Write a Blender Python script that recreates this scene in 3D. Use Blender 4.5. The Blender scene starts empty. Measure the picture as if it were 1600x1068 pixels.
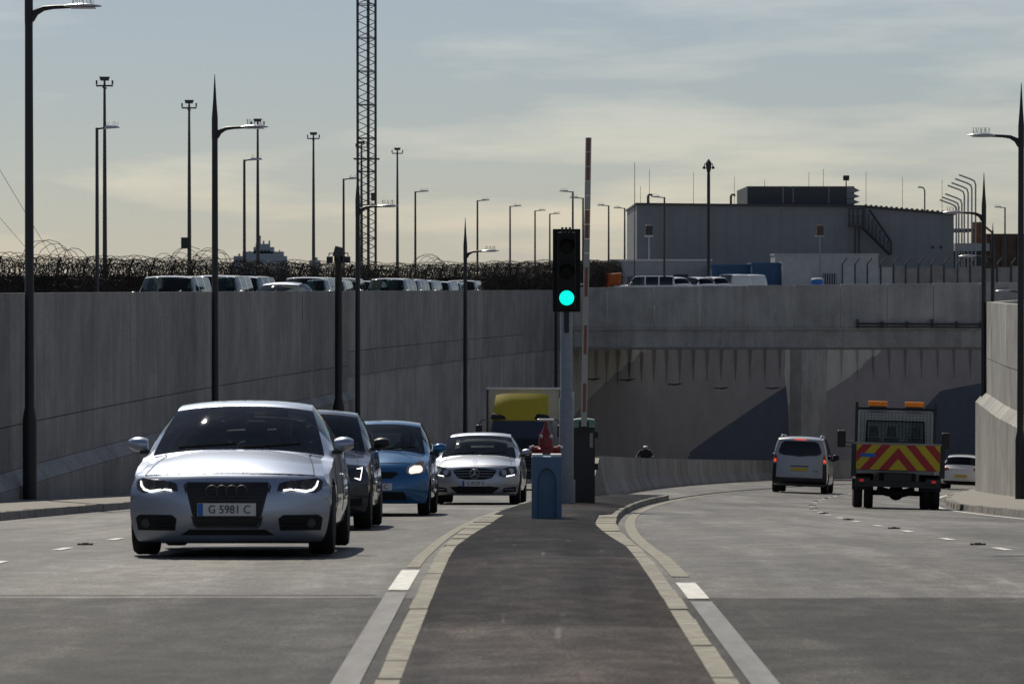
import bpy, bmesh, math, random
import numpy as np
from mathutils import Vector, Matrix
random.seed(7)
R = math.radians
S = bpy.context.scene
COL = S.collection
PI = math.pi

# ------------------------------------------------------------------ camera, world, sun, exposure
F = 5400.0                      # focal length in pixels of the 1600 px wide photograph
HZ = 450.0                      # row of the horizon
cam_d = bpy.data.cameras.new('camera'); cam = bpy.data.objects.new('camera', cam_d); COL.objects.link(cam)
cam_d.sensor_width = 36; cam_d.lens = F/1600*36
cam_d.clip_start = 0.5; cam_d.clip_end = 40000
cam.location = (0, 0, 0)        # eye level is z = 0; the road starts 1.6 m below it
cam.rotation_euler = (R(90)-math.atan((534-HZ)/F), 0, 0)
cam_d.dof.use_dof = True; cam_d.dof.focus_distance = 66; cam_d.dof.aperture_fstop = 8
S.camera = cam
SUN_EL, SUN_AZ = 47.0, -16.0    # azimuth from straight ahead, negative = to the left
W = bpy.data.worlds.new('World'); S.world = W; W.use_nodes = True
nt = W.node_tree; nt.nodes.clear()
def wn(t, **k):
    n = nt.nodes.new(t)
    for a, b in k.items(): setattr(n, a, b)
    return n
sky = wn('ShaderNodeTexSky', sky_type='NISHITA', sun_disc=False, sun_elevation=R(SUN_EL), sun_rotation=R(SUN_AZ) % (2*PI),
         altitude=0, air_density=1.0, dust_density=0.2, ozone_density=1.0)
tc = wn('ShaderNodeTexCoord'); mp = wn('ShaderNodeMapping'); mp.inputs['Scale'].default_value = (9, 9, 60)
mp.inputs['Location'].default_value = (2.3, 0.4, 1.2)
nz = wn('ShaderNodeTexNoise'); nz.inputs['Scale'].default_value = 1.0; nz.inputs['Detail'].default_value = 7; nz.inputs['Roughness'].default_value = .55
rp = wn('ShaderNodeValToRGB'); rp.color_ramp.elements[0].position = .47; rp.color_ramp.elements[1].position = .66
mx = wn('ShaderNodeMix', data_type='RGBA', blend_type='MIX')
cl = wn('ShaderNodeMix', data_type='RGBA', blend_type='MULTIPLY'); cl.inputs['Factor'].default_value = 1
cl.inputs['B'].default_value = (1.36, 1.25, 1.14, 1)
bg = wn('ShaderNodeBackground'); bg.inputs['Strength'].default_value = 0.05
wo = wn('ShaderNodeOutputWorld')
tint = wn('ShaderNodeMix', data_type='RGBA', blend_type='MULTIPLY'); tint.inputs['Factor'].default_value = 1; tint.inputs['B'].default_value = (.91, .95, 1.09, 1)
L = nt.links.new
L(sky.outputs['Color'], tint.inputs['A'])
L(tc.outputs['Generated'], mp.inputs['Vector']); L(mp.outputs['Vector'], nz.inputs['Vector']); L(nz.outputs['Fac'], rp.inputs['Fac'])
hs = wn('ShaderNodeHueSaturation'); hs.inputs['Saturation'].default_value = .72; L(tint.outputs['Result'], hs.inputs['Color'])
L(hs.outputs['Color'], cl.inputs['A']); L(hs.outputs['Color'], mx.inputs['A']); L(cl.outputs['Result'], mx.inputs['B'])
L(rp.outputs['Color'], mx.inputs['Factor']); L(mx.outputs['Result'], bg.inputs['Color']); L(bg.outputs['Background'], wo.inputs['Surface'])
sl = bpy.data.lights.new('sun', 'SUN'); sl.energy = 3.7; sl.angle = R(.53); sl.color = (1, .93, .81)
sun = bpy.data.objects.new('sun', sl); COL.objects.link(sun)
sd = Vector((math.sin(R(SUN_AZ))*math.cos(R(SUN_EL)), math.cos(R(SUN_AZ))*math.cos(R(SUN_EL)), math.sin(R(SUN_EL))))
sun.rotation_euler = sd.to_track_quat('Z', 'Y').to_euler(); sun.location = sd*300
vs = S.view_settings; vs.view_transform = 'Standard'; vs.look = 'None'; vs.exposure = 0.0; vs.gamma = 1; vs.use_curve_mapping = False
S.render.engine = 'CYCLES'

# ------------------------------------------------------------------ helpers
def tag(o, label=None, cat=None, group=None, kind=None):
    for k, v in (('label', label), ('category', cat), ('group', group), ('kind', kind)):
        if v: o[k] = v
    return o
def empty(name, loc=(0, 0, 0), label=None, cat=None, group=None, parent=None):
    o = bpy.data.objects.new(name, None); COL.objects.link(o); o.location = loc; o.empty_display_size = .3
    if parent: o.parent = parent
    return tag(o, label, cat, group)
def link(name, me, mat=None, parent=None):
    o = bpy.data.objects.new(name, me); COL.objects.link(o)
    if mat is not None and len(me.materials) == 0: me.materials.append(mat)
    if parent: o.parent = parent
    return o
def dup(o, parent=None):
    c = o.copy(); COL.objects.link(c); c.parent = parent
    for ch in o.children: dup(ch, c)
    return c
class MB:
    def __init__(s): s.v = []; s.f = []
    def add(s, v, f):
        n = len(s.v); s.v += [tuple(p) for p in v]; s.f += [tuple(i+n for i in q) for q in f]; return s
    def box(s, x0, x1, y0, y1, z0, z1):
        return s.add([(x0,y0,z0),(x1,y0,z0),(x1,y1,z0),(x0,y1,z0),(x0,y0,z1),(x1,y0,z1),(x1,y1,z1),(x0,y1,z1)],
                     [(3,2,1,0),(4,5,6,7),(0,1,5,4),(1,2,6,5),(2,3,7,6),(3,0,4,7)])
    def hexa(s, b, t):      # bottom quad, top quad (both counter-clockwise from above)
        return s.add(list(b)+list(t), [(3,2,1,0),(4,5,6,7),(0,1,5,4),(1,2,6,5),(2,3,7,6),(3,0,4,7)])
    def tube(s, pts, r, n=8, cap=True):
        pts = [Vector(p) for p in pts]; k = len(pts)
        rs = r if isinstance(r, (list, tuple)) else [r]*k
        rings = []; up = None
        for i, p in enumerate(pts):
            t = (pts[min(i+1, k-1)]-pts[max(i-1, 0)]).normalized()
            if up is None: up = Vector((0, 0, 1)) if abs(t.z) < .9 else Vector((0, 1, 0))
            a = t.cross(up)
            a = a.normalized() if a.length > 1e-6 else t.orthogonal().normalized()
            b = a.cross(t).normalized(); up = b
            rings.append([p+(a*math.cos(2*PI*j/n)+b*math.sin(2*PI*j/n))*rs[i] for j in range(n)])
        v = [q for g in rings for q in g]; f = []
        for i in range(k-1):
            for j in range(n): f.append((i*n+j, i*n+(j+1) % n, (i+1)*n+(j+1) % n, (i+1)*n+j))
        if cap: f.append(tuple(range(n))[::-1]); f.append(tuple((k-1)*n+j for j in range(n)))
        return s.add(v, f)
    def lathe(s, prof, n=16, axis='z', c=(0, 0, 0), cap=True):   # prof = [(radius, height)]
        v = []; f = []; k = len(prof)
        for r, h in prof:
            for j in range(n):
                a = 2*PI*j/n; p = (r*math.cos(a), r*math.sin(a), h)
                if axis == 'x': p = (p[2], p[0], p[1])
                if axis == 'y': p = (p[1], p[2], p[0])
                v.append((p[0]+c[0], p[1]+c[1], p[2]+c[2]))
        for i in range(k-1):
            for j in range(n): f.append((i*n+j, i*n+(j+1) % n, (i+1)*n+(j+1) % n, (i+1)*n+j))
        if cap: f.append(tuple(range(n))[::-1]); f.append(tuple((k-1)*n+j for j in range(n)))
        return s.add(v, f)
    def prism(s, poly, y0, y1):      # polygon in x,z extruded along y
        n = len(poly)
        v = [(x, y0, z) for x, z in poly]+[(x, y1, z) for x, z in poly]
        return s.add(v, [tuple(range(n)), tuple(range(2*n-1, n-1, -1))]+[(i, i+n, (i+1) % n+n, (i+1) % n) for i in range(n)])
    def grid(s, P, keep=None):       # P[i][j] array of points
        n, m = len(P), len(P[0]); v = [p for row in P for p in row]; f = []
        for i in range(n-1):
            for j in range(m-1):
                if keep is None or keep(i, j): f.append((i*m+j, (i+1)*m+j, (i+1)*m+j+1, i*m+j+1))
        return s.add(v, f)
    def mesh(s, name, smooth=None):
        me = bpy.data.meshes.new(name); me.from_pydata(s.v, [], s.f)
        bm = bmesh.new(); bm.from_mesh(me)
        bmesh.ops.remove_doubles(bm, verts=bm.verts, dist=1e-5)
        loose = [v for v in bm.verts if not v.link_faces]
        bmesh.ops.delete(bm, geom=loose, context='VERTS')
        bmesh.ops.recalc_face_normals(bm, faces=bm.faces); bm.to_mesh(me); bm.free()
        if smooth is not None:
            me.shade_smooth() if hasattr(me, 'shade_smooth') else None
            try: me.set_sharp_from_angle(angle=R(smooth))
            except Exception: pass
        return me
    def build(s, name, mat, parent=None, smooth=None, bevel=0):
        o = link(name, s.mesh(name, smooth), mat, parent)
        if bevel:
            b = o.modifiers.new('bevel', 'BEVEL'); b.width = bevel; b.segments = 2; b.limit_method = 'ANGLE'
        return o
def text_mesh(body, size, depth=.002):
    cu = bpy.data.curves.new('lettering', 'FONT'); cu.body = body; cu.size = size; cu.align_x = 'CENTER'; cu.align_y = 'CENTER'; cu.extrude = depth
    o = bpy.data.objects.new('tmp', cu); COL.objects.link(o)
    bpy.context.view_layer.update()
    me = bpy.data.meshes.new_from_object(o.evaluated_get(bpy.context.evaluated_depsgraph_get()))
    bpy.data.objects.remove(o); return me

# ------------------------------------------------------------------ materials (all procedural)
def mat(name, col, rough=.6, metal=0, coat=0, noise=0, scale=4, stretch=(1, 1, 1), bump=0, spec=.5, emit=0, detail=6, second=None, coord='Object', vary=0):
    m = bpy.data.materials.new(name); m.use_nodes = True; t = m.node_tree; b = t.nodes['Principled BSDF']
    b.inputs['Base Color'].default_value = (*col, 1); b.inputs['Roughness'].default_value = rough
    b.inputs['Metallic'].default_value = metal; b.inputs['Coat Weight'].default_value = coat; b.inputs['Specular IOR Level'].default_value = spec
    if emit: b.inputs['Emission Color'].default_value = (*col, 1); b.inputs['Emission Strength'].default_value = emit
    if vary:
        oi = t.nodes.new('ShaderNodeObjectInfo'); vr = t.nodes.new('ShaderNodeMapRange'); vr.inputs['To Min'].default_value = 1-vary; vr.inputs['To Max'].default_value = 1+vary
        t.links.new(oi.outputs['Random'], vr.inputs['Value'])
    if noise or bump:
        c = t.nodes.new('ShaderNodeTexCoord'); mp = t.nodes.new('ShaderNodeMapping'); mp.inputs['Scale'].default_value = stretch
        n = t.nodes.new('ShaderNodeTexNoise'); n.inputs['Scale'].default_value = scale; n.inputs['Detail'].default_value = detail; n.inputs['Roughness'].default_value = .62
        t.links.new(c.outputs[coord], mp.inputs['Vector']); t.links.new(mp.outputs['Vector'], n.inputs['Vector'])
        if noise:
            r = t.nodes.new('ShaderNodeValToRGB'); a, e = r.color_ramp.elements; a.position = .3; e.position = .72
            lo = second if second else tuple(x*(1-noise) for x in col); hi = tuple(min(1, x*(1+noise*.6)) for x in col)
            a.color = (*lo, 1); e.color = (*hi, 1)
            t.links.new(n.outputs['Fac'], r.inputs['Fac']); src = r.outputs['Color']
            if vary: vm = t.nodes.new('ShaderNodeVectorMath'); vm.operation = 'SCALE'; t.links.new(src, vm.inputs[0]); t.links.new(vr.outputs[0], vm.inputs['Scale']); src = vm.outputs[0]
            t.links.new(src, b.inputs['Base Color'])
        if bump:
            bp = t.nodes.new('ShaderNodeBump'); bp.inputs['Strength'].default_value = bump; bp.inputs['Distance'].default_value = .02
            t.links.new(n.outputs['Fac'], bp.inputs['Height']); t.links.new(bp.outputs['Normal'], b.inputs['Normal'])
    return m
def concrete(name, col, streak=.23, sc=.5):
    m = bpy.data.materials.new(name); m.use_nodes = True; t = m.node_tree; b = t.nodes['Principled BSDF']; b.inputs['Roughness'].default_value = .88
    b.inputs['Specular IOR Level'].default_value = .25
    c = t.nodes.new('ShaderNodeTexCoord')
    def nz(scale, st, det=6):
        mp = t.nodes.new('ShaderNodeMapping'); mp.inputs['Scale'].default_value = st
        n = t.nodes.new('ShaderNodeTexNoise'); n.inputs['Scale'].default_value = scale; n.inputs['Detail'].default_value = det; n.inputs['Roughness'].default_value = .65
        t.links.new(c.outputs['Object'], mp.inputs['Vector']); t.links.new(mp.outputs['Vector'], n.inputs['Vector']); return n
    n1 = nz(sc, (1, 1, 1)); n2 = nz(2.4, (1, 1, .07)); n3 = nz(14, (1, 1, 1))
    def mathn(op, a, bb):
        n = t.nodes.new('ShaderNodeMath'); n.operation = op
        for i, q in enumerate((a, bb)):
            if isinstance(q, (int, float)): n.inputs[i].default_value = q
            else: t.links.new(q, n.inputs[i])
        return n.outputs[0]
    def band(o, lo, hi, a_, b_):
        m_ = t.nodes.new('ShaderNodeMapRange'); m_.interpolation_type = 'SMOOTHSTEP'
        for k, v in (('From Min', lo), ('From Max', hi), ('To Min', a_), ('To Max', b_)): m_.inputs[k].default_value = v
        t.links.new(o, m_.inputs['Value']); return m_.outputs[0]
    oi = t.nodes.new('ShaderNodeObjectInfo'); n4 = nz(.9, (1, 1, .12), 8); n5 = nz(5, (1, 1, .03), 3)
    tone = band(oi.outputs['Random'], 0, 1, 1-streak*.25, 1+streak*.25)
    f = mathn('MULTIPLY', mathn('MULTIPLY', band(n1.outputs['Fac'], .34, .66, 1-streak*.8, 1+streak*.5), band(n2.outputs['Fac'], .36, .64, 1-streak*.5, 1+streak*.3)), mathn('MULTIPLY', tone, band(n3.outputs['Fac'], .35, .65, .9, 1.08)))
    f = mathn('MULTIPLY', f, mathn('MULTIPLY', band(n4.outputs['Fac'], .58, .72, 1.0, 1-streak), band(n5.outputs['Fac'], .62, .72, 1.0, 1-streak*.6)))
    s = f
    vm = t.nodes.new('ShaderNodeVectorMath'); vm.operation = 'SCALE'; vm.inputs[0].default_value = col; t.links.new(f, vm.inputs['Scale']); t.links.new(vm.outputs[0], b.inputs['Base Color'])
    bp = t.nodes.new('ShaderNodeBump'); bp.inputs['Strength'].default_value = .25; bp.inputs['Distance'].default_value = .03
    t.links.new(s, bp.inputs['Height']); t.links.new(bp.outputs['Normal'], b.inputs['Normal'])
    return m
def asphalt(name, col, zones=None, streak=.34, col2=None, spec=.22, streaky=.35):
    m = bpy.data.materials.new(name); m.use_nodes = True; t = m.node_tree; b = t.nodes['Principled BSDF']
    b.inputs['Roughness'].default_value = .6; b.inputs['Specular IOR Level'].default_value = spec
    c = t.nodes.new('ShaderNodeTexCoord')
    def nz(scale, st, det=5):
        mp = t.nodes.new('ShaderNodeMapping'); mp.inputs['Scale'].default_value = st
        n = t.nodes.new('ShaderNodeTexNoise'); n.inputs['Scale'].default_value = scale; n.inputs['Detail'].default_value = det; n.inputs['Roughness'].default_value = .6
        t.links.new(c.outputs['Object'], mp.inputs['Vector']); t.links.new(mp.outputs['Vector'], n.inputs['Vector']); return n.outputs['Fac']
    def mathn(op, a, bb=0.0, cc=0.0):
        n = t.nodes.new('ShaderNodeMath'); n.operation = op
        for i, q in enumerate((a, bb, cc)):
            if isinstance(q, (int, float)): n.inputs[i].default_value = q
            else: t.links.new(q, n.inputs[i])
        return n.outputs[0]
    def band(o, lo, hi, a_, b_):
        m_ = t.nodes.new('ShaderNodeMapRange'); m_.interpolation_type = 'SMOOTHSTEP'
        for k, v in (('From Min', lo), ('From Max', hi), ('To Min', a_), ('To Max', b_)): m_.inputs[k].default_value = v
        t.links.new(o, m_.inputs['Value']); return m_.outputs[0]
    fine = nz(45, (1, 1, 1), 4)
    f1 = band(nz(1.3, (1, .05, 1)), .36, .64, 1-streak, 1+streak*.7)          # wheel tracks along the road
    f2 = band(nz(.28, (1, .45, 1), 8), .36, .66, 1-streak*1.1, 1+streak*.8)   # large dusty and damp patches
    f3 = band(nz(3.5, (1, .6, 1), 8), .38, .66, 1-streak*.9, 1+streak*.8); f4 = mathn('MULTIPLY', band(fine, .38, .64, .6, 1.45), band(nz(130, (1, 1, 1), 2), .4, .62, .75, 1.3))
    f5 = band(nz(9, (1, .012, 1), 2), .64, .74, 1.0, 1.0+streaky)             # pale scuffs
    f6 = band(nz(.9, (1, .25, 1), 3), .68, .76, 1.0, .62)                     # oil stains
    fac = mathn('MULTIPLY', mathn('MULTIPLY', mathn('MULTIPLY', f1, f2), mathn('MULTIPLY', f3, f4)), mathn('MULTIPLY', f5, f6))
    cm = t.nodes.new('ShaderNodeMix'); cm.data_type = 'RGBA'; cm.inputs['A'].default_value = (*col, 1); cm.inputs['B'].default_value = (*(col2 or col), 1)
    t.links.new(band(nz(.5, (1, .3, 1)), .4, .6, 0.0, 1.0), cm.inputs['Factor'])
    vm = t.nodes.new('ShaderNodeVectorMath'); vm.operation = 'SCALE'; t.links.new(cm.outputs['Result'], vm.inputs[0]); t.links.new(fac, vm.inputs['Scale']); out = vm.outputs[0]
    if zones:                # successive surfacings laid along the road, older and darker ones first
        sx = t.nodes.new('ShaderNodeSeparateXYZ'); t.links.new(c.outputs['Object'], sx.inputs[0])
        wob = mathn('MULTIPLY_ADD', nz(.8, (1, 0, 0)), .3, sx.outputs['Y'])
        mr = t.nodes.new('ShaderNodeMapRange'); mr.inputs['From Max'].default_value = 100; t.links.new(wob, mr.inputs['Value'])
        zr = t.nodes.new('ShaderNodeValToRGB'); zr.color_ramp.interpolation = 'CONSTANT'; el = zr.color_ramp.elements
        el[0].position = zones[0][0]/100; el[0].color = (*[zones[0][1]*k for k in zones[0][2]], 1); el[1].position = zones[1][0]/100; el[1].color = (*[zones[1][1]*k for k in zones[1][2]], 1)
        for p, v, k3 in zones[2:]: q = el.new(p/100); q.color = (*[v*k for k in k3], 1)
        t.links.new(mr.outputs[0], zr.inputs['Fac'])
        mixn = t.nodes.new('ShaderNodeMix'); mixn.data_type = 'RGBA'; mixn.blend_type = 'MULTIPLY'; mixn.inputs['Factor'].default_value = 1
        t.links.new(mathn('MULTIPLY', mathn('POWER', zr.outputs['Color'], 2.0), spec), b.inputs['Specular IOR Level']); t.links.new(zr.outputs['Color'], mixn.inputs['B']); t.links.new(out, mixn.inputs['A']); out = mixn.outputs['Result']
    t.links.new(out, b.inputs['Base Color'])
    bp = t.nodes.new('ShaderNodeBump'); bp.inputs['Strength'].default_value = .35; bp.inputs['Distance'].default_value = .008
    t.links.new(fine, bp.inputs['Height']); t.links.new(bp.outputs['Normal'], b.inputs['Normal'])
    return m
def glass(name, tint=.3, col=(.75, .9, .88)):
    m = bpy.data.materials.new(name); m.use_nodes = True; t = m.node_tree; t.nodes.remove(t.nodes['Principled BSDF'])
    tr = t.nodes.new('ShaderNodeBsdfTransparent'); tr.inputs['Color'].default_value = (*[x*tint for x in col], 1)
    gl = t.nodes.new('ShaderNodeBsdfGlossy'); gl.inputs['Roughness'].default_value = .02; gl.inputs['Color'].default_value = (.7, .75, .8, 1)
    fr = t.nodes.new('ShaderNodeFresnel'); fr.inputs['IOR'].default_value = 1.45; mx = t.nodes.new('ShaderNodeMixShader')
    t.links.new(fr.outputs['Fac'], mx.inputs['Fac']); t.links.new(tr.outputs[0], mx.inputs[1]); t.links.new(gl.outputs[0], mx.inputs[2])
    t.links.new(mx.outputs[0], t.nodes['Material Output'].inputs['Surface']); return m
G3 = (1, 1, 1)
M = dict(
 asphalt=asphalt('asphalt', (.18, .168, .146), col2=(.165, .158, .148), streak=.3, zones=[(0, .47, G3), (24.6, .8, G3)], spec=.36),
 island=asphalt('island_asphalt', (.066, .056, .051), zones=[(0, 1.1, (1, .97, .95)), (20.1, .85, (1, .96, .95)), (28.5, .72, (.92, .97, 1.03))], streak=.36, col2=(.052, .05, .05), spec=.03, streaky=1.1),
 paving=mat('paving', (.26, .24, .21), .85, noise=.25, scale=3, bump=.3),
 kerb=mat('kerb_concrete', (.28, .26, .23), .85, vary=.12, noise=.4, scale=5, bump=.3),
 palekerb=mat('pale_kerb', (.30, .28, .22), .85, vary=.09, noise=.4, scale=7, bump=.2),
 white_line=mat('white_line', (.72, .70, .64), .6, noise=.3, scale=9),
 crack=mat('crack_seal', (.085, .078, .072), .8, noise=.4, scale=8), worn_line=mat('worn_line', (.17, .17, .168), .7, noise=.35, scale=7, stretch=(1, .2, 1)),
 wall=concrete('wall_concrete', (.29, .285, .275)), wall2=concrete('wall_concrete_pale', (.35, .345, .34), .22),
 plinth=concrete('plinth_concrete', (.30, .29, .275), .25), deck=concrete('deck_concrete', (.42, .41, .39), .22),
 rightwall=concrete('pale_concrete', (.45, .435, .40), .25),
 lot=mat('lot_ground', (.16, .155, .145), .9, noise=.3, scale=.3),
 sea=mat('sea_water', (.05, .09, .12), .15, bump=.4, scale=.5),
 pole=mat('dark_painted_steel', (.018, .019, .022), .5, noise=.2, scale=8), grey=mat('galvanised_steel', (.28, .30, .33), .5, .3, noise=.15, scale=10),
 lamp=mat('lamp_silver', (.55, .55, .56), .3, .7), steel=mat('mast_steel', (.06, .062, .066), .55, .3),
 wire=mat('rusty_wire', (.045, .038, .032), .7, .3), pale_fence=mat('fence_dark', (.03, .028, .026), .8, noise=.3, scale=3),
 black=mat('black_plastic', (.012, .012, .013), .45), matt=mat('matt_black', (.008, .008, .008), .8), rubber=mat('tyre_rubber', (.014, .014, .015), .85, noise=.3, scale=30),
 rim=mat('alloy_rim', (.55, .55, .56), .3, .9), chrome=mat('chrome', (.7, .7, .72), .12, 1), interior=mat('cabin_interior', (.02, .02, .021), .8),
 cloth=mat('dark_clothes', (.03, .03, .035), .9), skin=mat('skin', (.35, .2, .14), .6), hair=mat('hair', (.03, .02, .015), .7),
 glass=glass('windscreen_glass', .6), dglass=mat('dark_glass', (.006, .007, .009), .05, coat=0), lens=mat('clear_lens', (.5, .5, .5), .1, .4, coat=1),
 silver=mat('silver_blue_paint', (.40, .45, .55), .40, .85, 1), silver2=mat('silver_paint', (.45, .48, .53), .40, .85, 1),
 navy=mat('dark_navy_paint', (.02, .028, .045), .25, .3, 1), blue=mat('blue_paint', (.012, .14, .33), .25, .3, 1),
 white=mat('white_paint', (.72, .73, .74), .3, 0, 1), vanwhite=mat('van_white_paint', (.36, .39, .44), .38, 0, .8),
 plate=mat('plate_white', (.7, .7, .68), .4), plate_y=mat('plate_yellow', (.6, .42, .05), .4), plate_b=mat('plate_blue_band', (.01, .12, .5), .4),
 drl=mat('daytime_lamp', (1, 1, .97), .3, emit=2.5), headlamp=mat('lit_headlamp', (1, .82, .62), .2, emit=1.3), tail=mat('lit_tail_lamp', (1, .09, .04), .3, emit=.7), dimtail=mat('dim_tail_lamp', (.6, .02, .02), .3, emit=.25), wiper=mat('wiper_rubber', (.006, .006, .006), .9, spec=.1), sigdead=mat('dark_signal_lens', (.004, .004, .004), .5, spec=.2),
 red=mat('red_lens', (.35, .01, .01), .2, coat=1), amber=mat('amber_beacon', (.95, .33, .02), .15, coat=1), go=mat('green_signal', (0, .85, .66), .3, emit=1.1),
 dead=mat('unlit_lens', (.02, .012, .01), .2, coat=1), yellow=mat('yellow_panel', (.52, .41, .02), .6), chev_y=mat('chevron_yellow', (.52, .42, .02), .55), chev_r=mat('chevron_red', (.36, .02, .025), .55),
 bluebox=mat('blue_plastic', (.085, .17, .28), .5, noise=.15, scale=4), hyd=mat('hydrant_red', (.22, .015, .014), .45, noise=.2, scale=20),
 cabinet=mat('dark_green_cabinet', (.02, .022, .024), .5), mint=mat('cabinet_top_green', (.20, .30, .27), .5), arm_w=mat('barrier_white', (.40, .40, .38), .5), arm_r=mat('barrier_red', (.24, .09, .06), .5),
 bldg=mat('cladding_grey', (.20, .215, .24), .6, noise=.12, scale=.4), bldg2=mat('cladding_dark', (.045, .05, .06), .6), cabin=mat('cabin_panel', (.33, .34, .36), .6, noise=.15, scale=1.5),
 contb=mat('container_blue', (.03, .11, .24), .55, noise=.25, scale=1.2), contw=mat('container_white', (.42, .44, .46), .55, noise=.15, scale=1.5), tank=mat('tank_blue', (.02, .14, .5), .4),
 panel=mat('hoarding_panel', (.30, .29, .28), .7, noise=.3, scale=1), brown=mat('rusty_brown', (.10, .07, .05), .8, noise=.4, scale=.6), rust=mat('rust_orange', (.20, .085, .035), .8, noise=.4, scale=1), orange=mat('orange_paint', (.60, .13, .02), .5, noise=.3, scale=2),
 ship=mat('ship_hazed_grey', (.38, .40, .42), .8), mesh=mat('mesh_grey', (.2, .21, .23), .6, .2),  # ship grey lightened: the distance haze is painted into its colour
)
_ab = M['amber'].node_tree.nodes['Principled BSDF']; _ab.inputs['Transmission Weight'].default_value = .55; _ab.inputs['IOR'].default_value = 1.2   # sunlight shines through the amber plastic
# ------------------------------------------------------------------ the lie of the land (metres; y = distance ahead, eye at z = 0)
def Xw(d):                         # face of the long retaining wall
    x = .25+.00062*max(0, d-35)**2-11.2
    if d > 177: x = 1.55+.177*(d-177)+.0064*(d-177)**2
    return x
def Xl(d): return Xw(d)+11.2       # reference line of the oncoming carriageway
def Xr(d): return .25+.00095*max(0, d-33)**2+.0055*max(0, d-165)**2
_zd = [-40, 0, 18, 25, 28, 31]; _zz = [-.9, -1.62, -2.03, -2.205, -2.30, -2.42]
def z0(d): return float(np.interp(d, _zd, _zz)) if d < 31 else -2.42-.051*(d-31)
def fall(d): return .03*min(1, max(0, (d-45)/40))
def zroad(X, d):
    return z0(d)-fall(d)*max(0, X-Xr(d))
def isl_l(d): return Xl(d)+float(np.interp(d, [14, 28, 51, 72, 100, 140], [-.95, -.92, -.82, -.72, -.35, -.2]))
def isl_r(d): return Xr(d)+float(np.interp(d, [14, 26, 45, 65, 100], [.87, .91, 1.0, 1.1, 1.15]))
def Xrw(d): return float(np.interp(d, [-40, 60, 92, 110, 126], [13.5, 13.6, 14.5, 15.75, 17.2])) if d < 126 else max(17.2, Xr(d)+9.0)
def kerb_l(d): return Xl(d)-8.0
def kerb_r(d): return min(Xr(d)+8.0, Xrw(d)-.9)
def rng(a, b, st): return list(np.arange(a, b+1e-6, st))
DS = rng(-30, 20, 2)+rng(21, 130, 1)+rng(132, 274, 2)
def sheet(name, xa, xb, zf, m, ds=DS, n=6, kind='structure', parent=None):
    P = [[(xa(d)+(xb(d)-xa(d))*j/n, d, zf(xa(d)+(xb(d)-xa(d))*j/n, d)) for j in range(n+1)] for d in ds]
    o = MB().grid(P).build(name, m, parent, smooth=40)
    if kind and not parent: o['kind'] = kind
    return o
sheet('road', lambda d: kerb_l(d)-.05, lambda d: kerb_r(d)+.05, zroad, M['asphalt'], n=24)
# median island with its flush pale edging and the strip of kerb along both carriageways
IS = rng(8, 30, 1)+rng(31, 84, 1)
def zisl(X, d):
    a, b = isl_l(d), isl_r(d); return max(zroad(a, d), zroad(b, d))+.09+.03*math.sin(PI*max(0, min(1, (X-a)/(b-a))))
def kw(d): return float(np.interp(d, [8, 32, 43, 51, 52], [.15, .15, .3, .3, .12]))
isl = sheet('median_island', lambda d: isl_l(d)+kw(d), lambda d: isl_r(d)-kw(d), zisl, M['island'], IS, n=10)
tag(isl, kind='structure')
def kerb_run(parent, edge, width, ds, top, m, side, gap=.012):
    """row of kerb stones, one object each"""
    for a, b in zip(ds[:-1], ds[1:]):
        b2 = b-gap; jx = random.uniform(-.006, .006); x0, x1 = edge(a)+jx, edge(b2)+jx+random.uniform(-.008, .008); w0, w1 = width(a)*side, width(b2)*side
        jz = random.uniform(-.004, .004); za, zb = top(x0, a)+jz, top(x1, b2)+jz+random.uniform(-.006, .006)
        q = lambda x, d, z: (x, d, z)
        mb = MB(); lo = .32; ch = .03*side
        mb.hexa([q(x0, a, za-lo), q(x0+w0, a, za-lo), q(x1+w1, b2, zb-lo), q(x1, b2, zb-lo)] if side > 0 else [q(x0+w0, a, za-lo), q(x0, a, za-lo), q(x1, b2, zb-lo), q(x1+w1, b2, zb-lo)],
                [q(x0+ch, a, za), q(x0+w0, a, za), q(x1+w1, b2, zb), q(x1+ch, b2, zb)] if side > 0 else [q(x0+w0, a, za), q(x0+ch, a, za), q(x1+ch, b2, zb), q(x1+w1, b2, zb)])
        mb.build('kerb_stone', m, parent)
kl = empty('median_kerb'); kl['kind'] = 'structure'
for a_, b_, m_ in ((8, 51, 'palekerb'), (51, 84, 'kerb')):
    kerb_run(kl, isl_l, kw, rng(a_, b_, 1), lambda x, d: zisl(isl_l(d), d), M[m_], 1)
    kerb_run(kl, isl_r, kw, rng(a_, b_, 1), lambda x, d: zisl(isl_r(d), d), M[m_], -1)
# pavements behind real kerbs
def zpl(X, d): return z0(d)+.13
def zpr(X, d): return zroad(kerb_r(d), d)+.13
sheet('pavement', lambda d: Xw(d)-.1, lambda d: kerb_l(d)-.2, zpl, M['paving'])
sheet('pavement', lambda d: kerb_r(d)+.2, lambda d: Xrw(d)+.4, zpr, M['paving'], rng(-30, 180, 2))
kk = empty('pavement_kerb'); kk['kind'] = 'structure'
kerb_run(kk, kerb_l, lambda d: .2, rng(34, 124, .9), zpl, M['kerb'], -1)
kerb_run(kk, kerb_r, lambda d: .2, rng(40, 150, .9), zpr, M['kerb'], 1)
kerb_run(kk, kerb_l, lambda d: .2, [-30, -10, 10, 34], zpl, M['kerb'], -1); kerb_run(kk, kerb_l, lambda d: .2, rng(124, 270, 5), zpl, M['kerb'], -1)
kerb_run(kk, kerb_r, lambda d: .2, [-30, -10, 10, 40], zpr, M['kerb'], 1)
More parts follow.
